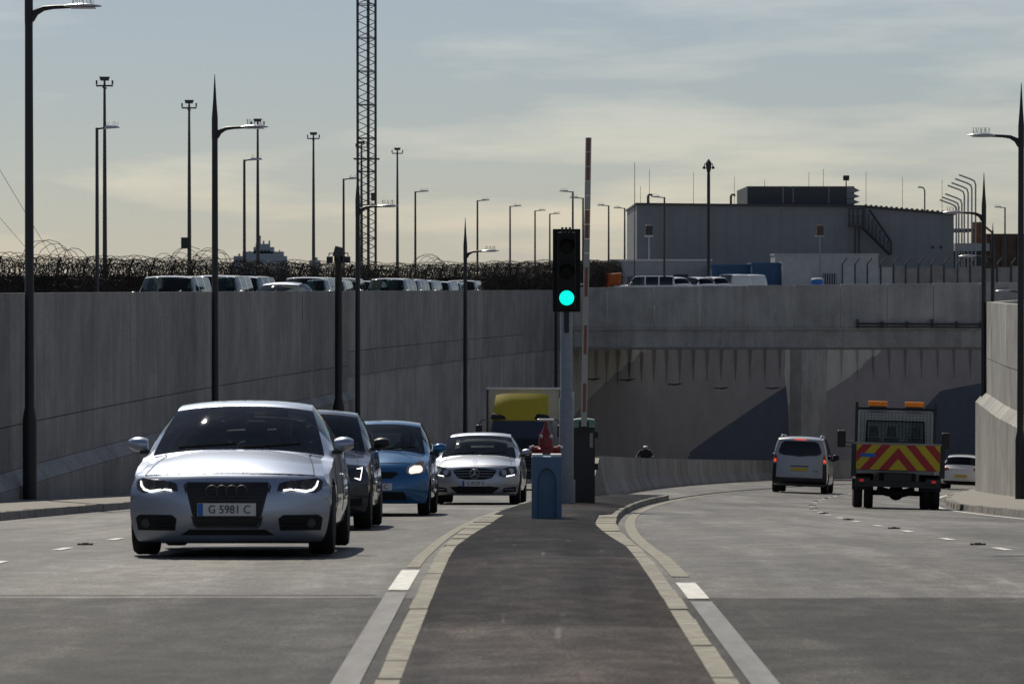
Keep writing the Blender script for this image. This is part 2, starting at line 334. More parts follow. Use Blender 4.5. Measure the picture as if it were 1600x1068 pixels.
# painted lines: sheets a few millimetres above the road
def line(xf, w, a, b, m, name='road_marking', st=1.0):
    ds = rng(a, b, min(st, (b-a)/2))
    P = [[(xf(d)+s*w/2, d, zroad(xf(d)+s*w/2, d)+.006) for s in (-1, 1)] for d in ds]
    o = MB().grid(P).build(name, m); o['kind'] = 'structure'; return o
ll = lambda d: isl_l(d)-.16; lr = lambda d: isl_r(d)+.16
line(ll, .15, 8, 25.2, M['worn_line']); line(ll, .15, 25.3, 28.6, M['white_line']); line(ll, .11, 28.8, 84, M['palekerb'])
line(lr, .15, 8, 24.2, M['worn_line']); line(lr, .15, 24.3, 27.0, M['white_line']); line(lr, .14, 27.2, 112, M['palekerb'])
line(lambda d: kerb_r(d)-.3, .12, 44, 170, M['white_line']); line(lambda d: kerb_l(d)+.3, .1, 60, 170, M['worn_line'])
for k in range(24):
    d = 20.2+4.5*k
    line(lambda q: Xl(q)-4.7, .1, d, d+1.0, M['white_line']); line(lambda q: Xr(q)+4.6, .1, d, d+1.0, M['white_line'])
def joint(xa, xb, d, w, m):
    P = [[(x, d+.3*math.sin(x*.35)*.15+s*w/2, zroad(x, d)+.004) for s in (-1, 1)] for x in np.linspace(xa, xb, 14)]
    MB().grid(P).build('road_joint', m)['kind'] = 'structure'
joint(kerb_l(25)+.1, isl_l(25)-.3, 24.75, .06, M['crack'])
joint(isl_r(50)+.3, kerb_r(50)-.2, 49, .12, M['worn_line']); joint(isl_r(33)+3.2, isl_r(33)+5.5, 31.5, .12, M['black'])
# reflecting road studs, one by one
for k in range(8):
    for side, xf in ((0, lambda q: Xl(q)-4.7), (1, lambda q: Xr(q)+4.6)):
        d = 36+9.1*k; x = xf(d); z = zroad(x, d)
        mb = MB(); mb.hexa([(-.05, -.05, 0), (.05, -.05, 0), (.05, .05, 0), (-.05, .05, 0)], [(-.03, -.03, .02), (.03, -.03, .02), (.03, .03, .02), (-.03, .03, .02)])
        for s in (-1, 1): mb.box(s*.065-.014, s*.065+.014, -.035, .035, 0, .014)
        o = mb.build('road_stud', M['matt']); o.location = (x, d, z+.004)
        tag(o, 'small black stud in the lane line '+('beside the pale wall' if side else 'beside the car queue'), 'road stud', 'road studs '+('beside the pale wall' if side else 'beside the car queue'))
# ground level: the lot behind the wall, the land beyond the cutting, the sea
def zlot(d): return float(np.interp(d, [190, 245], [-1.5, -.8]))
sheet('lot_ground', lambda d: -420.0, lambda d: Xw(d)-.35, lambda X, d: zlot(d), M['lot'], DS, n=8)
sheet('lot_ground', lambda d: Xrw(d)+.45, lambda d: 420.0, lambda X, d: -1.1, M['lot'], [d for d in DS if d <= 250], n=8)
sheet('lot_ground', lambda d: -420.0, lambda d: 420.0, lambda X, d: -.8, M['lot'], [274, 400, 660], n=4)
MB().grid([[(x, y, -4.5) for x in (-15000, 0, 15000)] for y in (655, 3000, 30000)]).build('sea', M['sea'])['kind'] = 'structure'

# ------------------------------------------------------------------ long retaining wall (panels with open joints)
def wall_panel(parent, f, a, b, zt, zb, m, thick=.35, side=-1, gap=.02, name='wall_panel', off=0.0, offb=None, n=3):
    """curved slab following face f(d) between distances a..b; zt, zb heights or functions"""
    zt_ = zt if callable(zt) else (lambda d: zt); zb_ = zb if callable(zb) else (lambda d: zb)
    offb = off if offb is None else offb
    ds = np.linspace(a+gap/2, b-gap/2, n+1); mb = MB(); rows = []
    for d in ds:
        x = f(d)
        rows.append([(x-side*off, d, zt_(d)), (x-side*offb, d, zb_(d)), (x+side*thick, d, zb_(d)), (x+side*thick, d, zt_(d)), (x-side*off, d, zt_(d))])
    mb.grid(rows); k = len(mb.v)
    mb.f.append((0, 1, 2, 3)); mb.f.append(tuple(len(rows[0])*n+i for i in (3, 2, 1, 0)))
    return mb.build(name, m, parent)
lw = empty('retaining_wall', (0, 0, 0), 'long dark grey concrete retaining wall below the lot with razor wire', 'wall')
G = lambda d: z0(d)+.05
for a, b in zip(rng(20, 120, 5.0), rng(25, 125, 5.0)):
    jit = random.uniform(0, .012)
    wall_panel(lw, Xw, a, b, -.1, -2.79, M['wall'], off=jit)
    wall_panel(lw, Xw, a, b, -2.81, -3.70, M['wall'], off=jit*.5)
    wall_panel(lw, Xw, a, b, -3.71, -4.02, M['wall2'], off=.02, offb=.24, name='plinth_ledge', gap=.004)
    wall_panel(lw, Xw, a, b, -4.03, (lambda d: min(G(d), -4.1)), M['plinth'], off=.24, name='plinth_panel')
for a, b in zip(rng(125, 171, 5.8), rng(130.8, 177, 5.8)):
    wall_panel(lw, Xw, a, b, -.1, -2.29, M['wall'], off=random.uniform(0, .012)); wall_panel(lw, Xw, a, b, -2.31, -3.19, M['wall'], off=.01)
    wall_panel(lw, Xw, a, b, -3.21, G, M['wall2'], off=-.06, gap=.006, name='painted_panel')
for a, b in ((-30, -5), (-5, 20)): wall_panel(lw, Xw, a, b, -.1, G, M['wall'])
wall_panel(lw, Xw, 171.4, 182, -.1, -3.19, M['wall'], n=5); wall_panel(lw, Xw, 171.4, 182, -3.21, G, M['wall2'], off=-.06, n=5, name='painted_panel')
# mural wall inside the cutting: wave pattern in three paints
def mural():
    m = bpy.data.materials.new('mural_paint'); m.use_nodes = True; t = m.node_tree; b = t.nodes['Principled BSDF']; b.inputs['Roughness'].default_value = .8
    c = t.nodes.new('ShaderNodeTexCoord'); sx = t.nodes.new('ShaderNodeSeparateXYZ'); t.links.new(c.outputs['Object'], sx.inputs[0])
    def curve(pts):
        mr = t.nodes.new('ShaderNodeMapRange'); mr.inputs['From Min'].default_value = 180; mr.inputs['From Max'].default_value = 240
        t.links.new(sx.outputs['Y'], mr.inputs['Value'])
        fc = t.nodes.new('ShaderNodeFloatCurve'); cv = fc.mapping.curves[0]
        pp = [((d-180)/60, (z+14)/14) for d, z in pts]
        cv.points[0].location = pp[0]; cv.points[1].location = pp[-1]
        for p in pp[1:-1]: cv.points.new(*p)
        for p in cv.points: p.handle_type = 'VECTOR'
        fc.mapping.update(); t.links.new(mr.outputs[0], fc.inputs['Value'])
        mm = t.nodes.new('ShaderNodeMapRange'); mm.inputs['To Min'].default_value = -14; mm.inputs['To Max'].default_value = 0
        t.links.new(fc.outputs[0], mm.inputs['Value'])
        l = t.nodes.new('ShaderNodeMath'); l.operation = 'LESS_THAN'; t.links.new(sx.outputs['Z'], l.inputs[0]); t.links.new(mm.outputs[0], l.inputs[1]); return l.outputs[0]
    g = curve([(180, -8), (186, -6.5), (196, -3.7), (199, -1), (213, -1), (214.5, -7.4), (217.5, -6.9), (220.7, -5.7), (224, -3.8), (226, -1), (240, -1)])
    u = curve([(180, -13.9), (200, -13.5), (203, -9.6), (209, -7.8), (214.4, -6.0), (214.6, -13), (224, -13), (227, -8.6), (229.5, -6.8), (234, -6.3), (240, -6)])
    n = t.nodes.new('ShaderNodeTexNoise'); n.inputs['Scale'].default_value = .7; n.inputs['Detail'].default_value = 6; t.links.new(c.outputs['Object'], n.inputs['Vector'])
    def mixc(f, a, bb, typ='MIX'):
        q = t.nodes.new('ShaderNodeMix'); q.data_type = 'RGBA'; q.blend_type = typ
        for s, v in (('Factor', f), ('A', a), ('B', bb)):
            if isinstance(v, tuple): q.inputs[s].default_value = (*v, 1)
            elif isinstance(v, float): q.inputs[s].default_value = v
            else: t.links.new(v, q.inputs[s])
        return q.outputs['Result']
    k = mixc(g, (.55, .55, .52), (.32, .31, .315)); k = mixc(u, k, (.08, .10, .145))
    r = t.nodes.new('ShaderNodeValToRGB'); r.color_ramp.elements[0].color = (.7, .7, .7, 1); r.color_ramp.elements[1].color = (1.1, 1.1, 1.1, 1)
    t.links.new(n.outputs['Fac'], r.inputs['Fac']); k = mixc(1.0, k, r.outputs['Color'], 'MULTIPLY')
    t.links.new(k, b.inputs['Base Color']); return m
M['mural'] = mural()
mw = empty('mural_wall', (0, 0, 0), 'curved cutting wall painted with grey and blue waves under the bridge', 'wall')
for a in rng(182, 270, 4):
    wall_panel(mw, Xw, a, a+4, -.1, lambda d: z0(d)-.1, M['mural'], gap=.01, n=4)
# ribs of the pile wall just below bridge level
d = 183.5
while d < 236:
    sl_ = .177+.0128*(d-177); L_ = math.hypot(1, sl_); tx, ty = sl_/L_, 1/L_; nx, ny = ty, -tx
    mb = MB(); c0 = Vector((Xw(d), d, 0))
    def rp(a, o, z): return (c0.x+tx*a+nx*o, c0.y+ty*a+ny*o, z)
    zb_ = -5.1-.02*(d-183)
    mb.hexa([rp(-.24, -.1, zb_), rp(.24, -.1, zb_), rp(.2, .02, zb_), rp(-.2, .02, zb_)], [rp(-.62, -.1, -2), rp(.62, -.1, -2), rp(.5, .42, -2), rp(-.5, .42, -2)])
    mb.build('pile_rib', M['mural'], mw)
    d += 1.95/L_
p0 = 214.6
wall_panel(mw, Xw, 214.6, 217.3, -.2, lambda d: z0(d), M['wall2'], off=.7, name='pilaster')
# small floodlights along the mural
for px, py, dd in ((925, 592, 187), (985, 593, 193), (1060, 600, 200), (1135, 606, 206), (1215, 606, 212)):
    zz = -(py-HZ)/F*dd; x = Xw(dd)+.1
    o = MB().box(-.1, .5, -.04, .04, -.03, .03).add([(.3, -.16, -.06), (.75, -.16, .02), (.75, .16, .02), (.3, .16, -.06), (.3, -.16, .02), (.75, -.16, .08), (.75, .16, .08), (.3, .16, .02)], [(3,2,1,0),(4,5,6,7),(0,1,5,4),(1,2,6,5),(2,3,7,6),(3,0,4,7)]).build('wall_floodlight', M['black'])
    o.location = (x, dd-.3, zz); o.rotation_euler.z = -.5
    tag(o, 'small dark floodlight on a bracket on the mural wall', 'floodlight', 'floodlights on the mural wall')

# ------------------------------------------------------------------ bridge over the cutting
br = empty('bridge', (0, 182, 0), 'plain grey concrete bridge with panelled parapet crossing above the mural', 'bridge')
def brp(name, x0, x1, y0, y1, z0_, z1_, m, bev=0): return MB().box(x0, x1, y0-182, y1-182, z0_, z1_).build(name, m, br, bevel=bev)
x = 2.6; i = 0
while x < 33:
    zt = .04+.012*(x-3); brp('parapet_panel', x+.012, x+2.45-.012, 182+random.uniform(0, .012), 182.3, -2.08, zt, M['deck'], .015); x += 2.45
brp('ledge', 2.55, 33.2, 181.82, 182.4, -2.2, -2.1, M['deck']); brp('fascia', 2.55, 33.2, 181.95, 183, -3.1, -2.21, M['deck'])
brp('soffit_strip', 2.55, 33.2, 181.86, 182.2, -3.24, -3.12, M['paving']); brp('deck_slab', 2.55, 33.2, 183.02, 194, -3.1, -1.0, M['deck'])
brp('rear_parapet', 2.55, 33.2, 193.6, 193.9, -.98, -.15, M['deck'])
pr = empty('pipe_rack', (0, 0, 0), 'thin dark service pipes on brackets fixed to the bridge parapet', 'pipes')
for zz, r_ in ((-1.86, .05), (-2.02, .035)): MB().tube([(18.1, 181.7, zz), (29, 181.7, zz-.06)], r_).build('pipe', M['steel'], pr)
for k in range(9): MB().box(18.15+1.3*k, 18.23+1.3*k, 181.62, 182.0, -2.1, -1.74 if k % 3 else -1.62).build('bracket', M['steel'], pr)
# ------------------------------------------------------------------ pale wall on the other side, with a chamfered plinth
rw = empty('pale_retaining_wall', (0, 0, 0), 'pale curved concrete retaining wall with bevelled plinth beside the flatbed truck', 'wall')
GR = lambda d: zpr(0, d)-.1
for a, b in zip(rng(-30, 120, 5), rng(-25, 125, 5)):
    wall_panel(rw, Xrw, a, b, -.5, -2.49, M['rightwall'], side=1, off=random.uniform(0, .01)); wall_panel(rw, Xrw, a, b, -2.51, -3.74, M['rightwall'], side=1)
    if GR(a) < -4.4:
        wall_panel(rw, Xrw, a, b, -3.75, -4.1, M['rightwall'], side=1, off=.03, offb=.34, gap=.004, name='plinth_ledge')
        wall_panel(rw, Xrw, a, b, -4.11, GR, M['rightwall'], side=1, off=.34, name='plinth_panel')
    elif GR(a) < -3.8: wall_panel(rw, Xrw, a, b, -3.75, GR, M['rightwall'], side=1)
for a, b in zip(rng(125, 245, 10), rng(135, 255, 10)): wall_panel(rw, Xrw, a, b, -.5, lambda d: zroad(Xr(d)+8, d)-.1, M['rightwall'], side=1, n=5)
# ------------------------------------------------------------------ concrete median barrier, sections with gaps
mbar = empty('median_barrier', (0, 0, 0), 'low curving grey concrete safety barrier between the two carriageways', 'barrier')
bx = lambda d: Xl(d)+.3
MB().hexa([(bx(79)-.1, 79, z0(79)), (bx(79)+.1, 79, z0(79)), (bx(83)+.32, 83, z0(83)), (bx(83)-.32, 83, z0(83))], [(bx(79)-.05, 79, z0(79)+.15), (bx(79)+.05, 79, z0(79)+.15), (bx(83)+.12, 83, z0(83)+1.0), (bx(83)-.12, 83, z0(83)+1.0)]).build('end_section', M['palekerb'], mbar)
for a in rng(83.1, 230, 4):
    rows = []; b = a+3.96
    for d in np.linspace(a, b, 3):
        g = z0(d)-.03; rows.append([(bx(d)+o, d, g+h) for o, h in ((-.32, 0), (-.3, .14), (-.14, .45), (-.1, 1.08), (.1, 1.08), (.14, .45), (.3, .14), (.32, 0), (-.32, 0))])
    q = MB().grid(rows); q.f.append(tuple(range(8))); q.f.append(tuple(18+i for i in range(7, -1, -1))); q.build('barrier_section', M['wall2'], mbar)
sheet('median_kerb_strip', lambda d: bx(d)+.34, lambda d: max(bx(d)+.5, isl_r(d)-.05), lambda X, d: zroad(X, d)+.02, M['asphalt'], rng(84, 230, 2), n=3)
# ------------------------------------------------------------------ road lamps: spike-topped poles with a slim head and bird spikes
def X_at(px, d): return (px-800)/F*d
def Z_at(py, d): return (HZ-py)/F*d
def make_road_lamp(side):
    t = empty('street_lamp')
    MB().lathe([(.145, -.3), (.145, 1.65), (.12, 1.8), (.098, 1.9), (.08, 9.6), (.085, 9.7), (.085, 10.25), (.05, 10.7), (.008, 11.45)], 12).build('pole', M['pole'], t, smooth=35)
    s = side
    MB().tube([(s*.03, 0, 9.74), (s*.14, 0, 9.88), (s*.3, 0, 9.96), (s*.5, 0, 9.985), (s*.86, 0, 10.0)], [.09, .07, .052, .042, .038]).build('arm', M['pole'], t, smooth=40)
    rows = []
    for u in np.linspace(0, 1, 11):
        w = .17*math.sin(PI*min(1, .12+u*.86))**.6; h = .07*math.sin(PI*(.1+.85*u))**.7
        rows.append([(s*(.72+.75*u), w*math.cos(a), 10.0+h*(math.sin(a) if math.sin(a) > 0 else .35*math.sin(a))) for a in np.linspace(0, 2*PI, 15)])
    hd = MB().grid(rows).build('lamp_head', M['lamp'], t, smooth=50)
    MB().box(*(sorted((s*.85, s*1.35))), -.1, .1, 9.955, 9.972).build('diffuser', M['plate'], hd)
    sp = MB()
    for k in range(22):
        u = .2+.6*k/21; x = s*(.72+.75*u); a = random.uniform(-.5, .5); b = random.uniform(-.35, .35)
        sp.tube([(x, .05*a, 10.05), (x+.17*b, .17*a, 10.05+.17)], .0045, 3)
    sp.build('bird_spikes', M['steel'], hd)
    return t
lampL = make_road_lamp(1); lampR = make_road_lamp(-1)
LL = 'tall dark spike-topped street lamp standing along the long razor-wire wall'
for i, (px, dd) in enumerate(((46, 70), (336, 95), (559, 124), (727, 150), (869, 178))):
    o = lampL if i == 0 else dup(lampL); X = X_at(px, dd); o.location = (X, dd, z0(dd)+.1); tag(o, LL, 'street lamp', 'street lamps along the razor-wire wall')
for i, (px, dd) in enumerate(((1595, 95), (1537, 124), (1551, 150), (1600, 180))):
    o = lampR if i == 0 else dup(lampR); X = X_at(px, dd); o.location = (X, dd, zpr(0, dd)-.02); tag(o, 'tall dark spike-topped street lamp standing along the pale curved wall', 'street lamp', 'street lamps along the pale wall')
# camera pole
cp = empty('camera_pole', (X_at(529, 118), 118, z0(118)+.1), 'thick dark pole with twin cameras on top in front of the long wall', 'camera pole')
MB().lathe([(.2, -.3), (.2, 2.7), (.13, 3.0), (.12, 7.6), (.15, 7.65), (.15, 7.9)], 12).build('pole', M['pole'], cp, smooth=35)
for s in (-1, 1):
    c = MB().box(s*.3-.1, s*.3+.1, -.2, .2, 7.62, 7.84).build('camera', M['black'], cp, bevel=.02)
    MB().tube([(s*.05, 0, 7.95), (s*.32, 0, 7.95), (s*.33, 0, 7.8)], .025).build('bracket', M['pole'], cp)
MB().hexa([(-.2, -.2, 7.85), (.16, -.2, 7.85), (.16, .2, 7.85), (-.2, .2, 7.85)], [(-.1, -.15, 8.2), (.2, -.15, 8.12), (.2, .15, 8.12), (-.1, .15, 8.2)]).build('dome_housing', M['steel'], cp)
# ------------------------------------------------------------------ lot lamps and floodlight masts
def make_lot_lamp(s):
    t = empty('lot_lamp'); MB().lathe([(.09, 0), (.075, 4), (.06, 8.0)], 8).build('pole', M['steel'], t, smooth=40)
    MB().tube([(0, 0, 7.95), (s*.35, 0, 8.0)], .04, 6).build('arm', M['steel'], t)
    h = MB().hexa([(s*.3-.0, -.13, 7.95), (s*.95, -.13, 8.0), (s*.95, .13, 8.0), (s*.3, .13, 7.95)], [(s*.35, -.1, 8.09), (s*.85, -.1, 8.07), (s*.85, .1, 8.07), (s*.35, .1, 8.09)]).build('lamp_head', M['lamp'], t)
    sp = MB()
    for k in range(10): sp.tube([(s*(.4+.05*k), 0, 8.08), (s*(.4+.05*k)+random.uniform(-.08, .08), random.uniform(-.05, .05), 8.25)], .005, 3)
    sp.build('bird_spikes', M['steel'], h); return t
la, lb = make_lot_lamp(1), make_lot_lamp(-1); first = {1: True, -1: True}
for px, py, s in ((152, 198, 1), (382, 248, 1), (537, 278, 1), (649, 298, 1), (746, 312, 1), (797, 321, 1), (836, 328, 1), (859, 333, 1), (895, 298, -1), (911, 308, -1), (951, 320, -1), (976, 324, -1), (1038, 307, -1), (1570, 323, -1)):
    dd = F*6.6/(HZ-py) if px != 1570 else 290
    if px in (895, 911): dd = 236
    src = la if s > 0 else lb; o = src if first[s] else dup(src); first[s] = False
    zg = zlot(dd); o.location = (X_at(px, dd), dd, Z_at(py, dd)-8.05)
    if px in (911, 1570) or px > 890: o.location.z = Z_at(py, dd)-8.05; 
    tag(o, 'slim lot lamp with a flat head pointing '+('towards the bridge end' if s > 0 else 'away from the grey building'), 'lamp', 'slim lamps on the lot')
    k = (o.location.z+8-zg)/8; 
    o.scale = (1, 1, k); o.location.z = zg
mt = empty('floodlight_mast'); MB().lathe([(.13, 0), (.09, 8), (.06, 12)], 8).build('pole', M['steel'], mt, smooth=40)
MB().box(-.42, .42, -.06, .06, 11.8, 11.88).build('crossbar', M['steel'], mt); MB().box(-.06, .06, -.42, .42, 11.7, 11.78).build('crossbar', M['steel'], mt)
for a in (-1, 1): MB().box(a*.4-.04, a*.4+.04, -.05, .05, 11.9, 12.12).build('lamp', M['steel'], mt)
MB().hexa([(-.2, -.1, 12.1), (.2, -.1, 12.1), (.2, .1, 12.1), (-.2, .1, 12.1)], [(-.26, -.1, 12.3), (.26, -.1, 12.3), (.26, .1, 12.3), (-.26, .1, 12.3)]).build('lamp', M['steel'], mt)
MB().tube([(0, 0, 12), (0, 0, 12.2)], .05, 6).build('head', M['steel'], mt)
for i, (px, py) in enumerate(((164, 122), (296, 158), (403, 187), (490, 208), (565, 222), (621, 232))):
    dd = F*10.6/(HZ-py); o = mt if i == 0 else dup(mt); o.location = (X_at(px, dd), dd, zlot(dd)); o.scale.z = (Z_at(py, dd)-zlot(dd))/12.25
    tag(o, 'very tall thin floodlight mast with a small crown of lamps on the lot', 'mast', 'floodlight masts on the lot')
o = MB().box(-.22, .2, -.1, .1, 0, .62).build('equipment_box', M['cabinet']); dd = F*10.6/(HZ-158); o.location = (X_at(290, dd), dd-.25, Z_at(388, dd)); tag(o, 'small grey equipment box fixed to a floodlight mast', 'box')
# camera-topped pole and lightning rods on and before the grey building
q = empty('dome_camera_pole', (X_at(1107, 262), 262, -.8), 'dark pole with a cluster of dome cameras before the grey building', 'camera pole')
MB().lathe([(.14, 0), (.12, 9.4), (.1, 9.5)], 8).build('pole', M['pole'], q, smooth=40)
MB().lathe([(.08, 9.4), (.2, 9.9), (.22, 10.3), (.1, 10.45), (.05, 10.55)], 10).build('housing', M['pole'], q)
for s in (-1, 1): MB().tube([(0, 0, 10.1), (s*.3, 0, 10.2), (s*.34, 0, 9.95)], .05, 6).lathe([(.02, 9.8), (.12, 9.85), (.1, 10.0)], 8, c=(s*.34, 0, 0)).build('dome_camera', M['pole'], q)
# ------------------------------------------------------------------ lattice tower
tw = empty('lattice_tower', (X_at(573, 216), 216, zlot(216)), 'tall steel lattice mast on a concrete block rising out of the lot', 'tower')
h = .56; ST = .52; NZ = 46; zb_ = 2.2
MB().box(-.75, .75, -.75, .75, 0, zb_).build('base_block', M['deck'], tw)
for sx_ in (-1, 1):
    for sy_ in (-1, 1): MB().tube([(sx_*h, sy_*h, zb_), (sx_*h, sy_*h, zb_+NZ*ST)], .055, 6).build('leg', M['steel'], tw)
dl = math.hypot(2*h, ST); diag = MB().tube([(-h, 0, 0), (h, 0, ST)], .026, 4).mesh('brace'); diag.materials.append(M['steel'])
hor = MB().tube([(-h, 0, 0), (h, 0, 0)], .028, 4).mesh('rail'); hor.materials.append(M['steel'])
for k in range(NZ):
    for f_ in range(4):
        o = link('brace', diag, None, tw); a = f_*PI/2; o.rotation_euler.z = a+(PI if k % 2 else 0)*0; o.location = (h*math.sin(a), -h*math.cos(a), zb_+k*ST)
        if k % 2: o.scale.x = -1
        if k % 4 == 0:
            o = link('rail', hor, None, tw); o.rotation_euler.z = a; o.location = (h*math.sin(a), -h*math.cos(a), zb_+k*ST)
MB().tube([(.1, .1, zb_), (.1, .1, zb_+NZ*ST)], .09, 6).build('cable_run', M['steel'], tw)
MB().box(-.8, .8, -.8, .8, 9.2, 9.26).build('platform', M['steel'], tw); MB().box(.3, .62, -.7, -.55, 6.6, 7.1).build('aerial_box', M['steel'], tw)
for i, (x0, y0, x1, y1) in enumerate(((-30, 215, 95, 405), (-30, 305, 75, 408))):
    o = MB().tube([(X_at(x0, 150), 150, Z_at(y0, 150)), (X_at(x1, 170), 170, Z_at(y1, 170)-.6)], .012, 4).build('stay_wire', M['wire'])
    tag(o, ('upper' if i == 0 else 'lower')+' thin stay wire slanting down to the razor-wire fence', 'wire')
# ------------------------------------------------------------------ razor-wire fence along the lot
fpts = [(-60, 122), (X_at(-60, 134), 134), (X_at(120, 144), 144), (X_at(300, 158), 158), (X_at(450, 172), 172), (X_at(600, 188), 188), (X_at(760, 206), 206), (X_at(880, 226), 226), (X_at(965, 262), 262)]
fseg = []; 
for (xa, ya), (xb, yb) in zip(fpts[:-1], fpts[1:]):
    n = max(1, int(math.hypot(xb-xa, yb-ya)/.16))
    for k in range(n): fseg.append((xa+(xb-xa)*k/n, ya+(yb-ya)*k/n, math.atan2(yb-ya, xb-xa)))
fe = empty('razor_wire_fence', (fpts[1][0], fpts[1][1], zlot(140)), 'dark palisade fence topped with tangled coils of razor wire', 'fence'); inv = Vector(fe.location)
pal = MB(); 
for i, (x, y, a) in enumerate(fseg):
    g = zlot(y); c, s = math.cos(a), math.sin(a); hh = 1.95+random.uniform(-.03, .03); w = .062
    p = lambda u, v, z: (x+c*u-s*v-inv.x, y+s*u+c*v-inv.y, g+z-inv.z)
    pal.add([p(-w, 0, 0), p(w, 0, 0), p(w, 0, hh), p(0, 0, hh+.1), p(-w, 0, hh), p(-w, .02, 0), p(w, .02, 0), p(w, .02, hh), p(0, .02, hh+.1), p(-w, .02, hh)], [(0, 1, 2, 3, 4), (9, 8, 7, 6, 5), (0, 5, 6, 1), (1, 6, 7, 2), (4, 3, 8, 9)])
    if i % 17 == 0:
        MB().tube([p(0, .06, 0), p(0, .06, 2.3), p(-.3, -.25, 2.75)], .05, 6).build('post', M['steel'], fe)
pal.build('pales', M['pale_fence'], fe)['kind'] = 'stuff'
co = MB()
def coil(path, r, turns_per_m, seed, jag=.12):
    rnd = random.Random(seed); pts = []; tot = 0
    for (xa, ya, za), (xb, yb, zb) in zip(path[:-1], path[1:]):
        Ls = math.hypot(xb-xa, yb-ya); n = max(2, int(Ls*turns_per_m*11)); a = math.atan2(yb-ya, xb-xa)
        for k in range(n):
            t = k/n; ph = 2*PI*(tot+Ls*t)*turns_per_m; rr = r*(1+jag*math.sin(ph*.171+seed)+jag*math.sin(ph*.063+2*seed))
            tilt = .35*math.sin(ph*.11+seed)
            ax = rr*tilt*math.sin(ph)
            pts.append((xa+(xb-xa)*t-math.sin(a)*rr*math.cos(ph)+math.cos(a)*ax-inv.x, ya+(yb-ya)*t+math.cos(a)*rr*math.cos(ph)*.7+math.sin(a)*ax-inv.y, za+(zb-za)*t+rr*math.sin(ph)-inv.z))
        tot += Ls
    co.tube(pts, .015, 3, cap=False)
def fp(z, off=0): return [(x, y-off, zlot(y)+z) for x, y in fpts]
for k, (z, off, r, tpm) in enumerate(((2.6, .0, .36, 1.9), (2.8, .25, .34, 2.1), (2.45, .5, .4, 2.0), (1.6, .6, .42, 2.2), (1.1, .6, .42, 2.2), (1.9, -.4, .4, 2.0), (.6, .7, .4, 2.0), (3.0, .1, .3, 1.3), (2.5, .9, .45, 2.6), (2.75, -.3, .42, 2.4), (1.9, .9, .45, 2.6), (2.1, .2, .5, 2.8))):
    coil(fp(z-.42 if z > 1.85 else z-.15, off), r, tpm, k+1)
for x0, x1, zz in ((60, 125, 2.7), (255, 300, 2.65), (300, 345, 2.6), (660, 690, 2.6)):
    pa = []
    for px in np.linspace(x0, x1, 4):
        yy = float(np.interp(px, [-60, 120, 300, 450, 600, 760], [134, 144, 158, 172, 188, 206])); pa.append((X_at(px, yy), yy-.2, zlot(yy)+zz))
    coil(pa, .5, 1.5, x0*.01, .3)
co.build('razor_wire', M['wire'], fe)['kind'] = 'stuff'
# ------------------------------------------------------------------ ship and harbour tower far out at sea
sh = empty('ship', (X_at(408, 2600), 2600, -4.5), 'hazy grey supply ship with masts out at sea beyond the fence', 'ship')
sc = 2600/F
def spx(x0, x1, y0, y1, name, m=M['ship'], dy=6): MB().box((x0-408)*sc, (x1-408)*sc, -dy, dy, (HZ-y0)*sc+4.5, (HZ-y1)*sc+4.5).build(name, m, sh)
MB().hexa([(-40*sc, -7, 0), (42*sc, -7, 0), (42*sc, 7, 0), (-40*sc, 7, 0)], [(-46*sc, -8, 22), (44*sc, -8, 22), (44*sc, 8, 22), (-46*sc, 8, 22)]).build('hull', M['ship'], sh)
spx(366, 448, 425, 400, 'upper_hull'); spx(380, 443, 400, 393, 'deckhouse'); spx(397, 428, 396, 386, 'bridge_house'); spx(400, 420, 386, 381, 'wheelhouse', dy=4)
for px, yt, w in ((406, 368, 1.6), (412, 376, 1.2), (421, 376, 1.2), (390, 392, 1), (374, 396, 1.5), (437, 390, .8)): spx(px-w, px+w, 404, yt, 'mast', dy=1)
for k in range(5): spx(399+5*k, 402+5*k, 393.5, 390, 'window', M['bldg2'], dy=6.1)
ht = empty('harbour_tower', (X_at(492, 1800), 1800, -4.5), 'hazy pale column far away between two floodlight masts', 'tower')
MB().lathe([(2.6, 0), (2.6, 17), (3.0, 17.2), (3.0, 19), (1.5, 19.2), (1.5, 20.5)], 12).build('shaft', M['ship'], ht)
# ------------------------------------------------------------------ grey building, penthouse, stair, rods
BD = 300; bs = BD/F
def bX(px): return (px-800)*bs
def bZ(py): return (HZ-py)*bs
bd = empty('grey_building', (bX(1240), BD, -.8), 'large windowless grey clad building with a dark rooftop plant room', 'building')
ox, oz = bX(1240), -.8
def bpoly(name, pts, y0, y1, m, parent=None): return MB().prism([(bX(a)-ox, bZ(b)-oz) for a, b in pts], y0-BD, y1-BD).build(name, m, parent or bd)
zg = HZ+.8/bs
bpoly('wall', [(995, zg), (1490, zg), (1490, 336), (1345, 324), (995, 320)], BD, BD+26, M['bldg'])
bpoly('roof', [(993, 320), (1345, 323.9), (1492, 335.9), (1492, 333), (1345, 320.5), (993, 317)], BD-.3, BD+26.3, M['bldg2'])
pn = bpoly('plant_room', [(1170, 318.3), (1338, 320), (1338, 290), (1170, 290)], BD+2, BD+16, M['bldg2'])
for k, (ya, yb) in enumerate(((300, 290), (309, 300.5), (318, 310))): bpoly('louvre', [(1326, ya), (1338, ya), (1347, ya-3), (1334, yb), (1326, yb)], BD+1.9, BD+10, M['bldg'], pn)
for px in (1225, 1241, 1297): bpoly('panel_strip', [(px, 317), (px+2, 317), (px+2, 292), (px, 292)], BD+1.94, BD+2.1, M['bldg'], pn)
for px in list(range(1010, 1480, 21)): bpoly('cladding_seam', [(px, zg), (px+.8, zg), (px+.8, 326 if px < 1340 else 338), (px, 326 if px < 1340 else 338)], BD-.02, BD+.1, M['bldg'])
